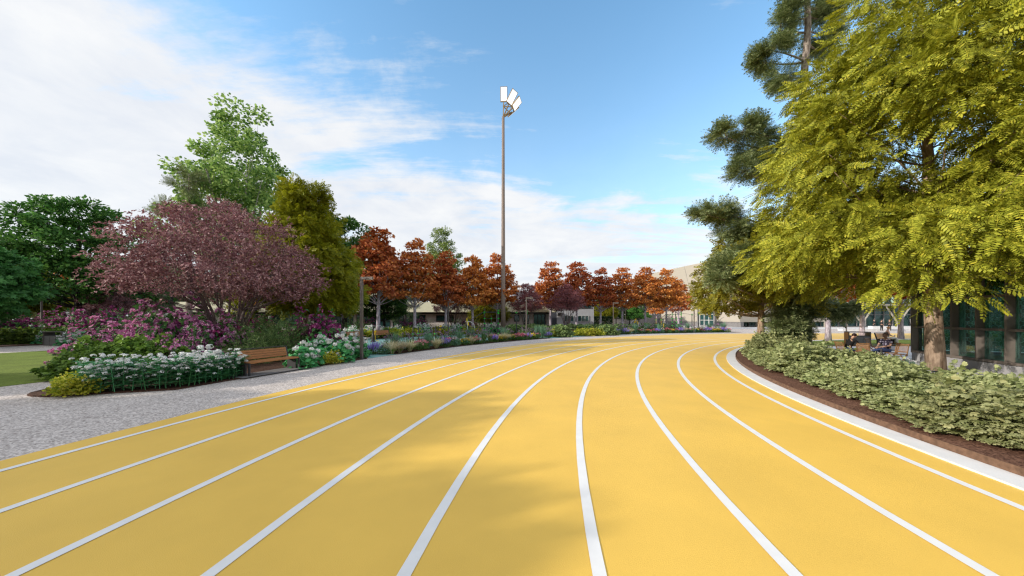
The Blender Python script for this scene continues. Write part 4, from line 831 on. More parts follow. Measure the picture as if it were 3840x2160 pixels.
S1 = [('lav', 1404, .9), ('daisy', 1441, .5), ('blond', 1470, .25), ('blond', 1498, .2), ('blond', 1537, .3), ('blue', 1481, 1.2), ('verb', 1520, 1.1), ('pink', 1575, .3), ('pink', 1588, .7), ('blue', 1606, .45), ('blond', 1636, .25), ('lav', 1668, .25), ('pink', 1674, .8), ('daisy', 1708, .3), ('blue', 1722, .8), ('yel', 1744, .3), ('blond', 1769, .3), ('red', 1787, .3), ('verb', 1800, .4), ('blue', 1815, .5), ('verb', 1825, .4), ('lav', 1855, .3), ('blond', 1840, 1.1), ('yel', 1870, .3), ('blond', 1888, .3),
      ('verb', 1460, 1.2), ('verb', 1556, 1.2), ('verb', 1590, 1.3), ('verb', 1630, 1.2), ('verb', 1660, 1.3), ('pink', 1690, 1.2), ('verb', 1740, 1.2), ('verb', 1775, 1.2), ('verb', 1700, 1.4), ('blue', 1765, 1.3), ('pink', 1850, .8),
      ('yel', 1884, .3), ('blond', 1894, .25), ('yel', 1918, .6), ('pink', 1934, .4), ('red', 1946, .3), ('red', 1960, .3), ('pink', 1952, .9), ('lav', 1980, .25), ('yel', 1994, .35), ('pink', 2010, .4), ('blue', 2034, .4), ('lav', 2057, .3), ('verb', 1965, 1.2), ('verb', 1990, 1.2), ('verb', 2020, 1.2), ('blue', 2015, 1.2), ('verb', 2045, 1.1), ('blue', 1890, 1.2), ('verb', 1905, 1.2), ('verb', 2060, 1.0)]
for t, x, dr in S1:
    q = rayr(x, 48.15+dr); reg(KF[t].place(q[0], q[1], .035, sc=RNG.uniform(1.05, 1.28)), KD[t][0], 'the near flower strip', KD[t][1], KD[t][0]+'s of the near flower strip')
S2 = [('lav', 2310, .3), ('lav', 2346, .3), ('blond', 2360, .3), ('blue', 2382, .5), ('verb', 2330, .8), ('verb', 2350, 1.2), ('pink', 2398, .5), ('daisy', 2410, .5), ('yel', 2427, .6), ('red', 2429, .2), ('lav', 2463, .3), ('blue', 2472, .5), ('verb', 2440, 1.2), ('pink', 2494, .8), ('red', 2504, .3), ('verb', 2485, 1.2), ('blue', 2541, 1.2), ('red', 2534, .3), ('lav', 2553, .3), ('blond', 2564, .3), ('pink', 2580, .6), ('daisy', 2597, .4), ('yel', 2611, .4), ('red', 2629, .4), ('lav', 2653, .3), ('pink', 2671, .8), ('yel', 2674, .3), ('yel', 2692, .5), ('blue', 2660, 1.4), ('blue', 2578, 1.4), ('lav', 2711, .4), ('red', 2725, .4), ('blue', 2713, 1.2),
      ('verb', 2375, 1.3), ('verb', 2405, 1.4), ('verb', 2460, 1.4), ('verb', 2515, 1.3), ('verb', 2560, 1.2), ('verb', 2600, 1.3), ('verb', 2640, 1.3), ('verb', 2690, 1.3), ('blue', 2425, 1.4), ('blue', 2500, 1.4), ('red', 2450, .3), ('pink', 2615, .9), ('yel', 2520, .4), ('pink', 2700, .9), ('daisy', 2480, .3), ('verb', 2625, .6)]
for t, x, dr in S2:
    q = rayr(x, 48.45+dr); reg(KF[t].place(q[0], q[1], .035, sc=RNG.uniform(1.15, 1.4)), KD[t][0], 'the far flower strip', KD[t][1], KD[t][0]+'s of the far flower strip')
# pale green shrubs filling the raised bed inside the bend
K_he = Kind([mound(171, .9, .86, f_hedge, .088, 3600, t_lo, 5, 'pale_shrub'), mound(172, .9, .86, f_hedge, .088, 3600, t_lo, 4, 'pale_shrub'), mound(173, .9, .86, f_hedge, .085, 3900, t_lo, 5, 'pale_shrub')])
for row, (r, da, t0) in enumerate(((31.1, 2.45, 136.6), (30.1, 2.5, 138.8), (29.15, 2.6, 146))):
    th = t0
    while th < 177:
        q = pol(r+RNG.uniform(-.12, .12), th); th += da*RNG.uniform(.85, 1.1)
        if hypot(q[0]-px(2858, 19), q[1]-19) < .45 or q[0]/max(q[1], .1) > 2.0: continue
        s_ = RNG.uniform(.85, 1.15); reg(K_he.place(q[0], q[1], .11, sc=(s_, s_, s_*RNG.uniform(.55, 1.12)*(1.3 if q[1] > 15 else 1.0)*(.85 if row == 2 else 1))), 'pale green lobed-leaf shrub', ['the row along the white kerb', 'the second row from the kerb', 'the back row near the cafe'][row], 'shrub', 'pale green shrubs inside the bend')
for x, Y_ in ((3330, 13.0), (3352, 12.6), (3400, 12.2)):
    reg(KF['daisy'].place(px(x, Y_), Y_, .02, sc=.8), 'white flower tuft', 'the row by the cafe paving', 'flower', 'white tufts by the cafe')
# ---------------------------------------------------------------- furniture and equipment
m_wood = surf('warm_teak_slats', (.36, .155, .055), .5, 10, .25, stretch=(.6, 6, 6)); m_wood2 = surf('oiled_chair_wood', (.24, .125, .055), .5, 8, .25, stretch=(3, 3, .8))
m_char = surf('charcoal_steel', (.052, .050, .052), .45, 5, .15, metal=.2); m_post = surf('taupe_lamp_post', (.125, .108, .098), .45, 3, .12, metal=.3)
m_slab = surf('grey_slab', (.20, .19, .19), .8, 5, .12); m_green = surf('bright_green_clamp', (.02, .52, .03), .4, 5, .05); m_yel = surf('yellow_plastic', (.72, .46, .01), .4, 5, .05)
m_wht = surf('white_tube', (.62, .62, .60), .4, 5, .05); m_ochre = surf('ochre_post', (.24, .15, .03), .6, 5, .15); m_gold = surf('bronze_lamp_frame', (.36, .24, .11), .5, 5, .1)
m_lamp = emit('floodlight_face', (1, 1, 1), 1.05); m_led = surf('lamp_lens', (.6, .6, .58), .3)
def bench(slab=True):
    root = empty('park_bench'); Lb = 1.72
    if slab: s = MB(); s.box((0, .0, .012), (Lb+.55, .72, .024)); s.build('base_slab', m_slab, root)
    st = MB()
    for j in range(5): st.box((0, -.24+.105*j, .435), (Lb, .097, .045))
    st.build('seat', m_wood, root); bk = MB()
    for j in range(4): bk.box((0, .265+.022*j, .53+.078*j), (Lb-.03, .03, .07), rx=-.25)
    bk.build('backrest', m_wood, root); cp = MB(); cp.box((0, .365, .845), (Lb+.02, .07, .025)); cp.build('back_cap', m_char, root)
    for sx in (-1, 1):
        e = MB(); e.box((sx*(Lb/2+.02), .06, .215), (.035, .40, .43)); e.box((sx*(Lb/2+.02), -.275, .215), (.035, .07, .43)); e.box((sx*(Lb/2+.02), -.17, .41), (.035, .16, .04))
        e.bar((sx*(Lb/2+.02), .245, .36), (sx*(Lb/2+.02), .36, .84), .035, .07, up=(0, 1, 0)); e.box((sx*(Lb/2-.09), -.0, .40), (.2, .5, .03)); e.build('end_frame', m_char, root)
    return root
K_be = Kind([bench, lambda: bench(False)])
bq = rayr(1012, 48.1); bth = math.degrees(atan2(bq[1]-CY, bq[0]-CX)); tag(K_be.place(bq[0], bq[1], .045, rz=R(bth-90), v=0), 'near wooden bench with charcoal end panels facing the yellow track', 'bench')
for x, Y_, th, lab in ((1437, 31, 150, 'wooden bench in the playground behind the stepper with white handlebars'), (1618, 38.5, 143, 'wooden bench in the playground behind the parallel bars'), (1332, 28, 153, 'wooden bench mostly hidden by the near lamp post'),
                       (2141, 42.5, 190, 'wooden bench with a grey end panel among the middle mounds'), (2262, 47, 125, 'wooden bench showing only its back above the middle mounds')):
    tag(K_be.place(px(x, Y_), Y_, .02, rz=R(th-90), v=1), lab, 'bench')
def bin_():
    root = empty('litter_bin'); b = MB(); b.box((0, 0, .34), (1.56, .5, .66)); b.build('body', m_slab if 0 else surf('grey_bin_panels', (.135, .13, .125), .5, 4, .1), root)
    f = MB(); f.box((0, 0, .97), (1.66, .56, .05)); f.box((-.805, 0, .48), (.05, .56, .94)); f.box((.805, 0, .48), (.05, .56, .94)); f.box((0, .2, .81), (1.5, .05, .27)) if 0 else None; f.build('frame', m_post, root)
    w = MB(); w.box((-.842, 0, .48), (.02, .50, .90)); w.build('wood_side', m_wood, root)
    d = MB()
    for k in (-1, 1): d.box((k*.26, -.252, .34), (.012, .01, .62))
    d.build('door_gap', m_dark, root)
    h = MB(); h.box((0, 0, .70), (1.5, .44, .03)); h.build('slot', m_dark, root); return root
K_bn = Kind([bin_])
tag(K_bn.place(px(217, 23.6), 23.6, .02, rz=R(-8)), 'grey three-part litter bin at the far path edge beyond the lawn', 'litter bin')
tag(K_bn.place(px(3215, 23.5), 23.5, .0, rz=R(-22), sc=(.72, 1.1, 1.0)), 'grey litter bin with a wooden side on the lawn beside the cafe', 'litter bin')
def lamp():
    root = empty('lamp_post'); p = MB(); p.box((0, 0, 1.93), (.11, .11, 3.86)); p.build('post', m_post, root); a = MB(); a.box((.33, 0, 3.79), (.55, .105, .12)); a.build('arm', m_post, root)
    l = MB(); l.box((.42, 0, 3.719), (.34, .07, .012)); l.build('lamp_lens', m_led, root); b = MB(); b.box((0, 0, .015), (.24, .24, .03)); b.build('base_plate', m_char, root); return root
K_la = Kind([lamp])
for x, Y_, lab in ((1356, 15.4, 'nearest square lamp post, at the right end of the near bed'), (1974, 29.7, 'square lamp post in the flower strip right of the floodlight mast'), (2300, 38.9, 'square lamp post at the left end of the far flower strip'), (2603, 45.0, 'square lamp post among flowers before the beige hall'),
                   (156, 30.3, 'square lamp post in the shade at the left beyond the lawn'), (1313, 36.7, 'thin lamp post behind the playground, left of the near lamp post'), (1681, 36.7, 'square lamp post behind the playground between two maples'), (404, 42, 'dark lamp post under the small round plum tree'), (2345, 62, 'lamp post in the gap among the maples right of the grey block'), (647, 40, 'lamp post left of the pine trunk in the wood'), (3174, 49.5, 'lamp post on the far grass in front of the glass hall')):
    tag(K_la.place(px(x, Y_), Y_, .02, rz=R(-14)), lab, 'lamp post')
def mast():
    root = empty('floodlight_mast'); H = 28.7; p = MB(); p.lathe([(.33, 0), (.29, 6), (.22, 20), (.19, H)], n=10); p.build('pole', surf('brown_grey_mast', (.25, .195, .17), .6, 1.5, .06), root, True)
    b = MB(); b.lathe([(.55, 0), (.55, .08), (.36, .1), (.34, .4)], n=10); b.build('base', m_char, root)
    T = np.array((0, 0, H))
    for cx, cz, cy_, up, nr in ((.09, 2.9, -.1, (0, 0, 1), (-.03, -1, -.12)), (1.15, 2.55, -.05, (.36, .12, .93), (.42, -.86, -.28)), (1.78, 1.85, .2, (.56, .2, .80), (.78, -.55, -.35)), (1.35, 1.2, .9, (.6, .5, .5), (.6, .45, -.7))):
        c = T+np.array((cx, cy_, cz)); n_ = unit(np.array(nr, float)); u_ = np.array(up, float); u_ = unit(u_-n_*(u_@n_)); s_ = np.cross(u_, n_)
        def bx(w, h, d, off, mb):
            V = [c+n_*(off+k*d/2)+s_*i*w/2+u_*j*h/2 for k in (-1, 1) for i, j in ((-1, -1), (1, -1), (1, 1), (-1, 1))]
            mb.add(V, [[(0, 1, 2, 3), (7, 6, 5, 4), (0, 4, 5, 1), (1, 5, 6, 2), (2, 6, 7, 3), (3, 7, 4, 0)]])
        h = MB(); bx(.92, 1.86, .16, 0, h); f = h.build('floodlight', m_gold, root); l = MB(); bx(.78, 1.70, .02, .085, l); l.build('lens', m_lamp, f)
        a = MB(); a.bar(T-np.array((0, 0, .1)), c-n_*.12-u_*.3, .12, .16, up=tuple(n_)); a.bar(T+np.array((.0, 0, 1.35)), c-n_*.1-u_*.6, .08, .12, up=(0, 1, .2)); a.build('bracket', m_gold, root)
    return root
o = mast(); o.location = (px(1887, 43.5), 43.5, .02); tag(o, 'tall brown floodlight mast with lit white panels at its top', 'floodlight')
def frame_gym():
    root = empty('climbing_frame'); P_ = {}
    for nm, x, y, h, m in (('post', 0, 0, 3.05, m_char), ('post', 0, 1.4, 2.6, m_char), ('post', 1.55, 0, 3.1, m_char), ('post', 1.55, 1.4, 3.05, m_char), ('ochre_post', -1.9, 0, 2.1, m_ochre), ('ochre_post', -1.9, 1.4, 2.1, m_ochre), ('post', 3.6, .2, 2.75, m_char), ('post', 4.8, .3, 2.95, m_char), ('post', -2.6, .3, 1.05, m_char)):
        p = MB(); p.tube([(x, y, 0), (x, y, h)], .06, 8); p.build(nm, m, root)
    ld = MB()
    for y in (0, 1.4): ld.tube([(-1.9, y, 1.75), (-1.5, y, 1.8), (-.25, y, 2.6), (0, y, 2.65)], .035, 6); ld.tube([(0, y, 2.65), (1.55, y, 2.65)], .035, 6)
    for k in range(7): t = k/6; ld.tube([(-1.5+1.3*t, 0, 1.8+.8*t), (-1.5+1.3*t, 1.4, 1.8+.8*t)], .022, 6)
    for k in range(5): ld.tube([(.2+.3*k, 0, 2.65), (.2+.3*k, 1.4, 2.65)], .022, 6)
    ld.build('monkey_bars', m_char, root); w = MB(); g = MB()
    for z in (.3, .85, 1.4, 1.95): w.tube([(0, 0, z), (.75, .02, z), (1.55, 0, z)], .022, 6)
    w.tube([(.75, .02, 0), (.75, .02, 2.3)], .05, 8); w.build('wall_bars', m_char, root); hb = MB(); hb.tube([(1.55, .1, 2.85), (3.6, .2, 2.6)], .024, 6); hb.tube([(3.6, .2, 2.6), (4.8, .3, 2.75)], .024, 6); hb.tube([(-2.6, .3, .95), (0, .1, .95)], .03, 6)
    hb.tube([(4.1, .25, 2.66), (4.1, .25, 2.4), (4.3, .27, 2.3), (4.6, .28, 2.4), (4.6, .28, 2.7)], .018, 6); hb.build('high_bar', m_char, root)
    for x, y, zs_ in ((0, 0, (.3, .85, 1.4, 1.95, 2.65)), (.75, .02, (.3, .85, 1.4, 1.95)), (1.55, 0, (.3, .85, 1.4, 1.95, 2.5, 2.65, 2.85)), (3.6, .2, (2.6,)), (4.8, .3, (2.55, 2.78)), (-1.9, 0, (1.75,)), (-1.9, 1.4, (1.75,)), (-2.6, .3, (.95,)), (0, 1.4, (2.5,)), (1.55, 1.4, (2.65,))):
        for z in zs_: g.tube([(x, y, z-.045), (x, y, z+.045)], .10, 10)
    g.build('green_clamp', m_green, root); return root
K_cf = Kind([frame_gym]); tag(K_cf.place(px(1817, 36.5), 36.5, .02, rz=R(6)), 'dark climbing frame with green clamps left of the floodlight mast', 'climbing frame'); tag(K_cf.place(px(2521, 52.5), 52.5, .02, rz=R(8)), 'distant climbing frame with green clamps before the beige hall', 'climbing frame')
def stepper():
    root = empty('exercise_stepper'); p = MB(); p.lathe([(.26, 0), (.25, .03), (.14, .1), (.10, .55), (.055, .75), (.055, 1.3)], n=12); p.build('pedestal', m_char, root); h = MB()
    for s_ in (-1, 1): h.tube([(s_*.07, 0, 1.0), (s_*.18, -.1, .95), (s_*.28, -.14, 1.1), (s_*.30, -.14, 1.32), (s_*.42, -.1, 1.36), (s_*.62, 0, 1.33), (s_*.72, .05, 1.2)], .022, 6)
    h.tube([(-.30, -.14, 1.32), (.30, -.14, 1.32)], .02, 6); h.build('handlebar', m_wht, root); y = MB(); y.tube([(.16, -.02, .98), (.18, -.02, .5), (.2, -.02, .2), (.3, -.02, .1), (.5, -.02, .1)], .03, 6); y.box((.2, -.02, .9), (.10, .10, .2)); y.build('swing_arm', m_yel, root)
    return root
o = stepper(); o.location = (px(1399, 26.7), 26.7, .02); tag(o, 'outdoor stepper with white handlebars and a yellow arm by the near lamp post', 'exercise machine')
def stool():
    b = MB(); b.lathe([(.05, 0), (.05, .30), (.04, .33)], n=10); b.lathe([(.23, .33), (.235, .36), (.22, .385), (.0, .39)], n=14); b.lathe([(.1, 0), (.1, .02)], n=10); return b.build('twist_stool', m_wht)
o = stool(); o.location = (px(1382, 26.4), 26.2, .02); tag(o, 'small round white twist stool beside the stepper', 'stool')
def pbars():
    root = empty('parallel_bars')
    for x, y, h in ((-.75, -.5, 1.15), (-.75, .5, 1.15), (.9, -.5, 1.2), (.9, .5, 1.2)): p = MB(); p.tube([(x, y, 0), (x, y, h)], .055, 8); p.build('post', m_char, root)
    b = MB()
    for y in (-.5, .5): b.tube([(-.75, y, .55), (.9, y, .6)], .026, 6)
    b.tube([(.9, .5, .3), (1.2, .1, .3), (.9, -.5, .3)], .02, 6); b.build('bar', m_char, root); g = MB()
    for x in (-.75, .9):
        for y in (-.5, .5): g.tube([(x, y, .52), (x, y, .62)], .095, 10)
    g.build('green_clamp', m_green, root); return root
o = pbars(); o.location = (px(1588, 29), 29, .02); o.rotation_euler[2] = R(-12); tag(o, 'low dark parallel bars with green clamps in the playground', 'exercise bars')
def press():
    root = empty('exercise_press'); p = MB(); p.bar((0, 0, 0), (-.12, 0, 1.3), .16, .2, up=(0, 1, 0)); p.bar((.35, 0, 0), (.38, 0, .8), .14, .2, up=(0, 1, 0)); p.box((.16, 0, .04), (.9, .5, .06)); p.build('stand', m_char, root)
    h = MB(); h.tube([(-.1, -.25, .75), (-.16, -.3, 1.3), (-.1, -.25, 1.62), (.2, -.2, 1.6), (.55, -.2, 1.35), (.65, -.2, .9)], .03, 6); h.tube([(-.35, -.2, 1.62), (.1, .2, 1.62)], .03, 6); h.build('lever', m_wht, root)
    s_ = MB(); s_.box((-.16, -.05, 1.7), (.1, .22, .46), ry=-.15); s_.box((-.05, -.1, 1.38), (.14, .2, .34), ry=-.1); s_.box((.3, -.1, .55), (.14, .2, .2)); s_.build('pad', m_yel, root); return root
K_pr = Kind([press]); tag(K_pr.place(px(1757, 34.5), 34.5, .02, rz=R(10)), 'exercise press with yellow pads and white levers left of the climbing frame', 'exercise machine'); tag(K_pr.place(px(2381, 53), 53, .02, rz=R(200)), 'distant exercise press with yellow pads among the right maples', 'exercise machine')
tag(K_pr.place(px(2392, 52), 52, .02, rz=R(30), sc=.8), 'small yellow exercise machine right of the distant press', 'exercise machine')
def roller():
    root = empty('leg_trainer'); p = MB(); p.tube([(0, 0, 0), (0, 0, .5), (.1, 0, .75)], .05, 8); p.box((-.5, 0, .42), (1.1, .3, .08)); p.tube([(-.9, 0, 0), (-.9, 0, .4)], .05, 8); p.build('stand', m_ochre, root); f = MB(); f.tube([(-.35, -.1, .95), (.5, -.1, .95)], .07, 8); f.build('roller', m_char, root); y = MB(); y.box((.08, 0, .95), (.12, .16, .5), ry=.15); y.build('pad', m_yel, root); return root
K_ro = Kind([roller]); tag(K_ro.place(px(1650, 35), 35, .02), 'yellow leg trainer with foam rollers in the playground', 'exercise machine'); tag(K_ro.place(px(2489, 53), 53, .02, sc=.9), 'distant yellow leg trainer below the far climbing frame', 'exercise machine')

# ---------------------------------------------------------------- cafe
def cafe_chair():
    root = empty('folding_chair'); s = MB()
    for k in range(6): s.box((0, -.20+.075*k, .43), (.42, .06, .022))
    s.build('seat', m_wood2, root); b = MB()
    for k in range(9): b.box((0, .27+.012*k, .55+.034*k), (.36, .012, .018))
    b.box((0, .39, .87), (.44, .03, .05)); b.box((0, .265, .52), (.38, .025, .04)); b.build('backrest', m_wood2, root)
    for sx in (-1, 1):
        l = MB(); l.bar((sx*.215, -.26, 0), (sx*.2, .24, .45), .03, .045); l.build('leg', m_wood2, root); l = MB(); l.tube([(sx*.185, .32, 0), (sx*.185, -.02, .25), (sx*.185, -.2, .42)], .02, 5); l.build('leg', m_wood2, root)
        u = MB(); u.tube([(sx*.2, .22, .34), (sx*.2, .265, .52), (sx*.2, .33, .75), (sx*.2, .395, .90)], .022, 5); u.build('back_post', m_wood2, root)
    return root
K_ch = Kind([cafe_chair]); cs = .92
for x, Y_, rz, lab in ((3172, 15.3, 92, 'folding chair under the person in the black T-shirt'), (3224, 14.7, 150, 'folding chair with its back to the camera beside the black T-shirt'), (3250, 13.7, 115, 'folding chair left of the near round table'), (3328, 14.7, -88, 'folding chair under the man in the plaid shirt'),
                       (3284, 17.6, 20, 'folding chair half hidden behind the man in the plaid shirt'), (3366, 13.9, -75, 'empty folding chair at the corner of the glass pavilion')):
    tag(K_ch.place(px(x, Y_), Y_, .02, rz=R(rz), sc=cs), lab, 'chair')
def cafe_table():
    root = empty('round_table'); t = MB(); t.lathe([(.02, .69), (.44, .69), (.46, .705), (.455, .73), (.0, .732)], n=28); t.build('tabletop', m_wood2, root); l = MB(); l.lathe([(.035, .03), (.035, .69)], n=10); l.build('leg', m_char, root); f = MB(); f.lathe([(.24, 0), (.24, .02), (.05, .05)], n=16); f.build('foot', m_char, root); return root
K_ta = Kind([cafe_table]); tag(K_ta.place(px(3305, 13.5), 13.5, .02, sc=.95), 'near round wooden cafe table on a dark pedestal', 'table'); tag(K_ta.place(px(3252, 15.6), 15.6, .02, sc=.95), 'round wooden cafe table between the two seated guests', 'table')
# ---------------------------------------------------------------- people
m_skin = surf('skin', (.56, .33, .23), .5, 20, .05); m_skin2 = surf('tanned_skin', (.42, .25, .18), .5, 20, .05)
m_hairb = surf('dark_brown_hair', (.030, .012, .010), .6, 40, .3); m_hairr = surf('ginger_hair', (.45, .22, .08), .6, 40, .2); m_stub = surf('shaved_hair', (.30, .185, .14), .7, 40, .2)
m_black = surf('black_cotton', (.012, .011, .012), .85, 20, .2); m_suit = surf('dark_suit', (.020, .019, .020), .7, 20, .2); m_jean = surf('blue_denim', (.035, .055, .14), .85, 30, .3); m_lin = surf('pale_trousers', (.56, .54, .50), .85, 10, .06)
m_tank = surf('grey_tank_top', (.17, .17, .155), .85, 12, .08); m_shoe = surf('pale_shoe', (.60, .55, .52), .6, 12, .2); m_bshoe = surf('black_shoe', (.012, .012, .012), .4, 10, .1); m_orange = surf('orange_piping', (.75, .30, .05), .7); m_shirt = surf('white_shirt', (.70, .70, .72), .8)
def plaid():
    m, nt, out = newmat('plaid_cotton'); b = N(nt, 'ShaderNodeBsdfPrincipled', Roughness=.85); tc = N(nt, 'ShaderNodeTexCoord'); cols = []
    for d, s in (('Z', 9), ('X', 9)):
        w = N(nt, 'ShaderNodeTexWave', wave_type='BANDS', bands_direction=d, Scale=s/3.2, Distortion=.3); nt.links.new(tc.outputs['Object'], w.inputs['Vector']); cols.append(w.outputs['Fac'])
    ad = N(nt, 'ShaderNodeMath', operation='ADD'); nt.links.new(cols[0], ad.inputs[0]); nt.links.new(cols[1], ad.inputs[1]); dv = N(nt, 'ShaderNodeMath', operation='MULTIPLY'); dv.inputs[1].default_value = .5; nt.links.new(ad.outputs[0], dv.inputs[0])
    r = ramp(nt, dv.outputs[0], [(.02, .012, .03), (.06, .045, .09), (.40, .38, .48)], [.25, .55, .9]); nt.links.new(r.outputs[0], b.inputs['Base Color']); nt.links.new(b.outputs[0], out.inputs[0]); return m
def skin_obj(name, verts, rad, edges, mat, parent, sub=2):
    me = bpy.data.meshes.new(name); me.from_pydata([tuple(v) for v in verts], edges, []); me.materials.append(mat); o = bpy.data.objects.new(name, me); COL.objects.link(o); o.parent = parent
    o.modifiers.new('skin', 'SKIN').use_smooth_shade = True
    sv = me.skin_vertices[0].data
    for i, r in enumerate(rad): sv[i].radius = (r, r) if not hasattr(r, '__len__') else r
    sv[0].use_root = True; s = o.modifiers.new('sub', 'SUBSURF'); s.levels = sub; s.render_levels = sub; return o
class Sk:
    def __init__(s): s.v = []; s.r = []; s.e = []
    def pt(s, p, r, link=None):
        s.v.append(np.array(p, float)); s.r.append(r); i = len(s.v)-1
        if link is not None: s.e.append((link, i))
        return i
    def chain(s, pts, rs, link):
        for p, r in zip(pts, rs): link = s.pt(p, r, link)
        return link
def person(label, J, cloth, loc, rz, sc_, skin, hair, hairm):
    """J: joints (facing -y). one continuous skinned body, clothes and hair as children"""
    root = empty('person', loc, rz, sc_); tag(root, label, 'person'); s = Sk(); A = lambda k: np.array(J[k], float)
    pel, ch, nk, hd, fd = A('pelvis'), A('chest'), A('neck'), A('head'), unit(A('face')[None])[0]
    upv = unit((hd-nk)[None])[0]; fd = unit((fd-upv*(fd@upv))[None])[0]; sidev = np.cross(fd, upv)
    i0 = s.pt(pel, .13); i1 = s.pt((pel+ch)/2, .12, i0); i2 = s.pt(ch, .135, i1); i3 = s.pt(nk, .055, i2); i4 = s.pt(nk*.5+hd*.5, .056, i3); i5 = s.pt(hd+fd*.012, .088, i4); i6 = s.pt(hd+upv*.075, .085, i5); s.pt(hd+upv*.14, .05, i6)
    nose = s.pt(hd+fd*.10+upv*.01, .022, i5)
    def hand(w, d, nrm, link):
        d = unit(np.array(d, float)[None])[0]; n_ = np.array(nrm, float); n_ = unit((n_-d*(n_@d))[None])[0]; q = np.cross(d, n_); p = s.pt(w+d*.05, .026, link); p2 = s.pt(w+d*.085, .026, p)
        for k, (o_, l) in enumerate(((-.032, .062), (-.011, .075), (.011, .070), (.031, .055))): s.chain([w+d*.10+q*o_, w+d*(.10+l*.5)+q*o_*1.1-n_*.012, w+d*(.10+l*.9)+q*o_*1.1-n_*.04], [.0095, .0085, .0075], p2)
        s.chain([w+d*.05+q*.045-n_*.01, w+d*.085+q*.055-n_*.03], [.011, .0085], p)
    for sd in 'lr':
        sh, el, wr = A('sho_'+sd), A('elb_'+sd), A('wri_'+sd); a = s.pt(sh, .062, i2); b = s.pt((sh+el)/2, .052, a); c = s.pt(el, .043, b); d = s.pt(el*.4+wr*.6, .036, c); e = s.pt(wr, .028, d); hand(wr, J.get('hd_'+sd, wr-el), J.get('hn_'+sd, (0, 0, 1)), e)
        hp, kn, an, to = A('hip_'+sd), A('kne_'+sd), A('ank_'+sd), A('toe_'+sd); a = s.pt(hp, .09, i0); b = s.pt((hp+kn)/2, .08, a); c = s.pt(kn, .062, b); d = s.pt(kn*.6+an*.4, .056, c); e = s.pt(an, .04, d); s.pt(to, .034, e)
    skin_obj('body', s.v, s.r, s.e, skin, root)
    g = lambda a, b, t: A(a)*(1-t)+A(b)*t
    for c in cloth:
        k = Sk()
        if c[0] == 'top':          # (kind, name, material, sleeve 0..2, extra)
            _, nm, mt, sl, ex = c; a0 = k.pt(pel+(ch-pel)*.08, .142+ex); a1 = k.pt((pel+ch)/2, .132+ex, a0); a2 = k.pt(ch, .145+ex, a1); k.pt(nk*.75+ch*.25, .075, a2)
            for sd in 'lr':
                z = k.pt(A('sho_'+sd), .075 if sl else .06, a2)
                if sl: z = k.pt(g('sho_'+sd, 'elb_'+sd, min(1, sl)*.95), .060+ex*.5, z)
                if sl > 1: z = k.pt(g('elb_'+sd, 'wri_'+sd, .05), .054+ex*.5, z); z = k.pt(g('elb_'+sd, 'wri_'+sd, (sl-1)*.95), .040+ex*.5, z)
            skin_obj(nm, k.v, k.r, k.e, mt, root)
        elif c[0] == 'legs':
            _, nm, mt = c; a0 = k.pt(pel, .142); k.pt(pel+(ch-pel)*.3, .125, a0)
            for sd in 'lr':
                z = k.pt(A('hip_'+sd), .102, a0); z = k.pt(g('hip_'+sd, 'kne_'+sd, .55), .092, z); z = k.pt(A('kne_'+sd), .076, z); z = k.pt(g('kne_'+sd, 'ank_'+sd, .5), .070, z); k.pt(g('kne_'+sd, 'ank_'+sd, .95), .062, z)
            skin_obj(nm, k.v, k.r, k.e, mt, root)
        elif c[0] == 'shoes':
            for sd in 'lr':
                k = Sk(); an, to = A('ank_'+sd), A('toe_'+sd); a = k.pt(an-(to-an)*.15+(0, 0, -.02), .048); b = k.pt(an*.5+to*.5+(0, 0, -.005), .046, a); k.pt(to, .042, b); skin_obj('shoe', k.v, k.r, k.e, c[1], root)
    if hair:
        h = MB(); R_ = np.array((.098, .112, .108)) if hair > 1 else np.array((.093, .105, .098)); rng = np.random.default_rng(int(hair*10)); 
        c0 = -fd*.022+upv*(.062 if hair > 1 else .05); n = 260
        B = np.stack([sidev, fd, upv]); mb = MB(); mb.ball((0, 0, 0), 1, 14, 10); V = np.concatenate(mb.V); keep = V.copy(); V = V*R_*(1+.06*rng.uniform(-1, 1, (len(V), 1)) if hair > 1 else 1)
        V[:, 2] = np.maximum(V[:, 2], np.where(V[:, 1] > .02, .028, -.075 if hair > 1 else -.04)); W_ = V @ B+hd+c0
        build('hair', W_, mb.F, hairm, root, smooth=True)
    for sg in (-1, 1):
        e = MB(); e.ball(hd+fd*.083+upv*.028+sidev*sg*.033, .011, 8, 6); e.build('eye', m_dark, root); e = MB(); e.ball(hd+sidev*sg*.088+upv*.015, (.018, .02, .03), 8, 6); e.build('ear', skin, root)
    mo = MB(); mo.ball(hd+fd*.088-upv*.038, (.022, .012, .007), 8, 6); mo.build('mouth', surf('lips', (.36, .13, .11), .5) if 'lips' not in bpy.data.materials else bpy.data.materials['lips'], root)
    return root
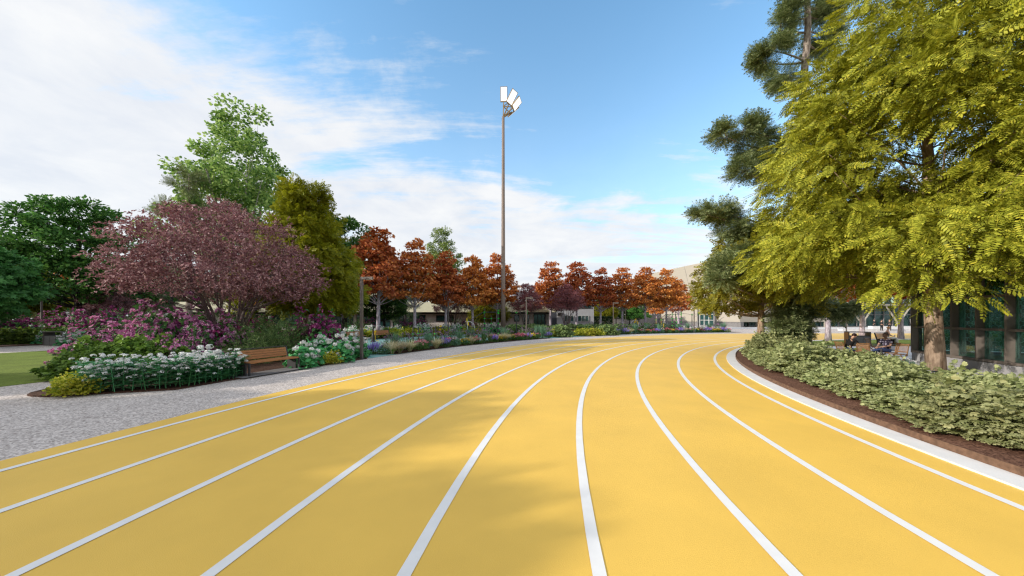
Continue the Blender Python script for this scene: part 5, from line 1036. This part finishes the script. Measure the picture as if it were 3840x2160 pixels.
def sit(lean=0., knee=.45, armz=.62, armx=.14, army=-.36, twist=0, cross=False):
    J = dict(pelvis=(0, .05, .52), chest=(0, .05-.30*lean, .92-.07*lean), neck=(0, .02-.42*lean, 1.12-.1*lean), head=(0, -.02-.52*lean, 1.25-.12*lean), face=(sin(twist), -cos(twist), -.15))
    for sd, s in (('l', -1), ('r', 1)):
        J['sho_'+sd] = (s*.19, .03-.38*lean, 1.05-.09*lean); J['elb_'+sd] = (s*.25, -.05-.45*lean, .78-.05*lean); J['wri_'+sd] = (s*armx, army-.2*lean, armz); J['hd_'+sd] = (-s*.35, -1, -.15)
        J['hip_'+sd] = (s*.1, .02, .50); J['kne_'+sd] = (s*.13, -.42, .53); J['ank_'+sd] = (s*.13, -.45, .09); J['toe_'+sd] = (s*.15, -.60, .045)
    if cross: J['kne_r'] = (.03, -.42, .60); J['ank_r'] = (-.22, -.50, .42); J['toe_r'] = (-.30, -.60, .38)
    return J
ps = .90
person('person with short dark hair in a black T-shirt leaning over a cafe table', sit(.55, armz=.70, armx=.1, army=-.42, twist=.3), [('legs', 'trousers', m_jean), ('top', 'shirt', m_black, .75, .004), ('shoes', m_bshoe)], (px(3180, 15.2), 15.2, .03), R(92), ps, m_skin, 2, m_hairb)
person('bald person in a plaid shirt and jeans with crossed legs at the near table', sit(.05, armz=.68, armx=.06, army=-.38, cross=True), [('legs', 'jeans', m_jean), ('top', 'plaid_shirt', plaid(), .8, .010), ('shoes', m_bshoe)], (px(3322, 14.7), 14.7, .03), R(-86), ps, m_skin2, 1, m_stub)
b2 = K_be.place(px(3326, 24.3), 24.3, .0, rz=R(26), v=0, sc=1.04); tag(b2, 'wooden bench on the lawn where a person in a tank top sits', 'bench')
bx_, by_ = px(3330, 24.15), 24.15
tank = person('person in a grey tank top and pale trousers sitting on the lawn bench', sit(.0, armz=.68, armx=.07, army=-.22, twist=.1), [('legs', 'trousers', m_lin), ('top', 'tank_top', m_tank, 0, .004), ('shoes', m_shoe)], (bx_, by_, .0), R(52), .96, m_skin, 1, m_hairr)
cu = MB(); cu.lathe([(.026, 0), (.034, .10), (.036, .10), (.036, .115), (.0, .117)], n=12); cu.tube([(0, 0, .115), (.01, 0, .19)], .004, 5, mi=0); c_ = cu.build('drink_cup', m_shirt)
q = np.array((0, -.34, .64))*.96; c_.location = (bx_+q[0]*cos(R(52))-q[1]*sin(R(52)), by_+q[0]*sin(R(52))+q[1]*cos(R(52)), q[2]); tag(c_, 'white drink cup with a straw held by the person in the tank top', 'cup')
def stand(arm='talk', step=0.):
    J = dict(pelvis=(0, 0, .95), chest=(0, 0, 1.30), neck=(0, .01, 1.50), head=(0, -.02, 1.63), face=(0, -1, 0))
    for sd, s in (('l', -1), ('r', 1)):
        J['sho_'+sd] = (s*.2, .01, 1.43); J['elb_'+sd] = (s*.27, .06, 1.14); J['wri_'+sd] = (s*.25, -.02, .88); J['hd_'+sd] = (0, -.1, -1); J['hn_'+sd] = (s, 0, 0)
        J['hip_'+sd] = (s*.1, 0, .90); J['kne_'+sd] = (s*.12, -.02-s*step, .50); J['ank_'+sd] = (s*.13, .02-s*step*1.6, .09); J['toe_'+sd] = (s*.15, -.14-s*step*1.6, .045)
    if arm in ('talk', 'both'): J['wri_r'] = (.18, -.30, 1.10); J['hd_r'] = (.1, -1, 0); J['hn_r'] = (0, 0, 1)
    if arm == 'both': J['wri_l'] = (-.18, -.28, 1.06); J['hd_l'] = (-.1, -1, 0); J['hn_l'] = (0, 0, 1)
    return J
suit = [('legs', 'trousers', m_suit), ('top', 'jacket', m_suit, 1.9, .018), ('shoes', m_bshoe)]
person('person in a dark suit walking away, leftmost of the three by the glass hall', stand('none', .12), suit, (px(3278, 64), 64, .02), R(200), 1.02, m_skin, 1, m_hairb)
person('person in a dark suit facing right, middle of the three by the glass hall', stand('talk'), suit, (px(3306, 52.2), 52.2, .02), R(85), 1.0, m_skin, 2, m_hairb)
person('person in a dark suit facing left with raised hands, rightmost of the three', stand('both'), suit, (px(3336, 52.2), 52.2, .02), R(-80), 1.02, m_skin, 2, m_hairb)
# ---------------------------------------------------------------- labels: rank from the left among those that share a description
bpy.context.view_layer.update()
ORD = 'first second third fourth fifth sixth seventh eighth ninth tenth eleventh twelfth thirteenth fourteenth fifteenth sixteenth seventeenth eighteenth nineteenth twentieth'.split()
buck = {}
for it in REG: buck.setdefault((it[1], it[2]), []).append(it)
for (desc, place), its in buck.items():
    its.sort(key=lambda t: t[0].location.x/max(t[0].location.y, .3))
    n = len(its)
    for i, (o, _, _, g) in enumerate(its):
        if g: o['group'] = g
        if n == 1: o['label'] = '%s in %s' % (desc, place) if place.startswith('the') else '%s, %s' % (desc, place)
        else:
            k = i if i < n/2 else n-1-i; side = 'left' if i < n/2 else 'right'
            r = (side+'most' if k == 0 else (ORD[k] if k < 20 else '%dth' % (k+1))+' from the '+side); o['label'] = '%s, %s in %s' % (desc, r, place)
        if len(o['label'].split()) > 16: print('LONG', o['label'])
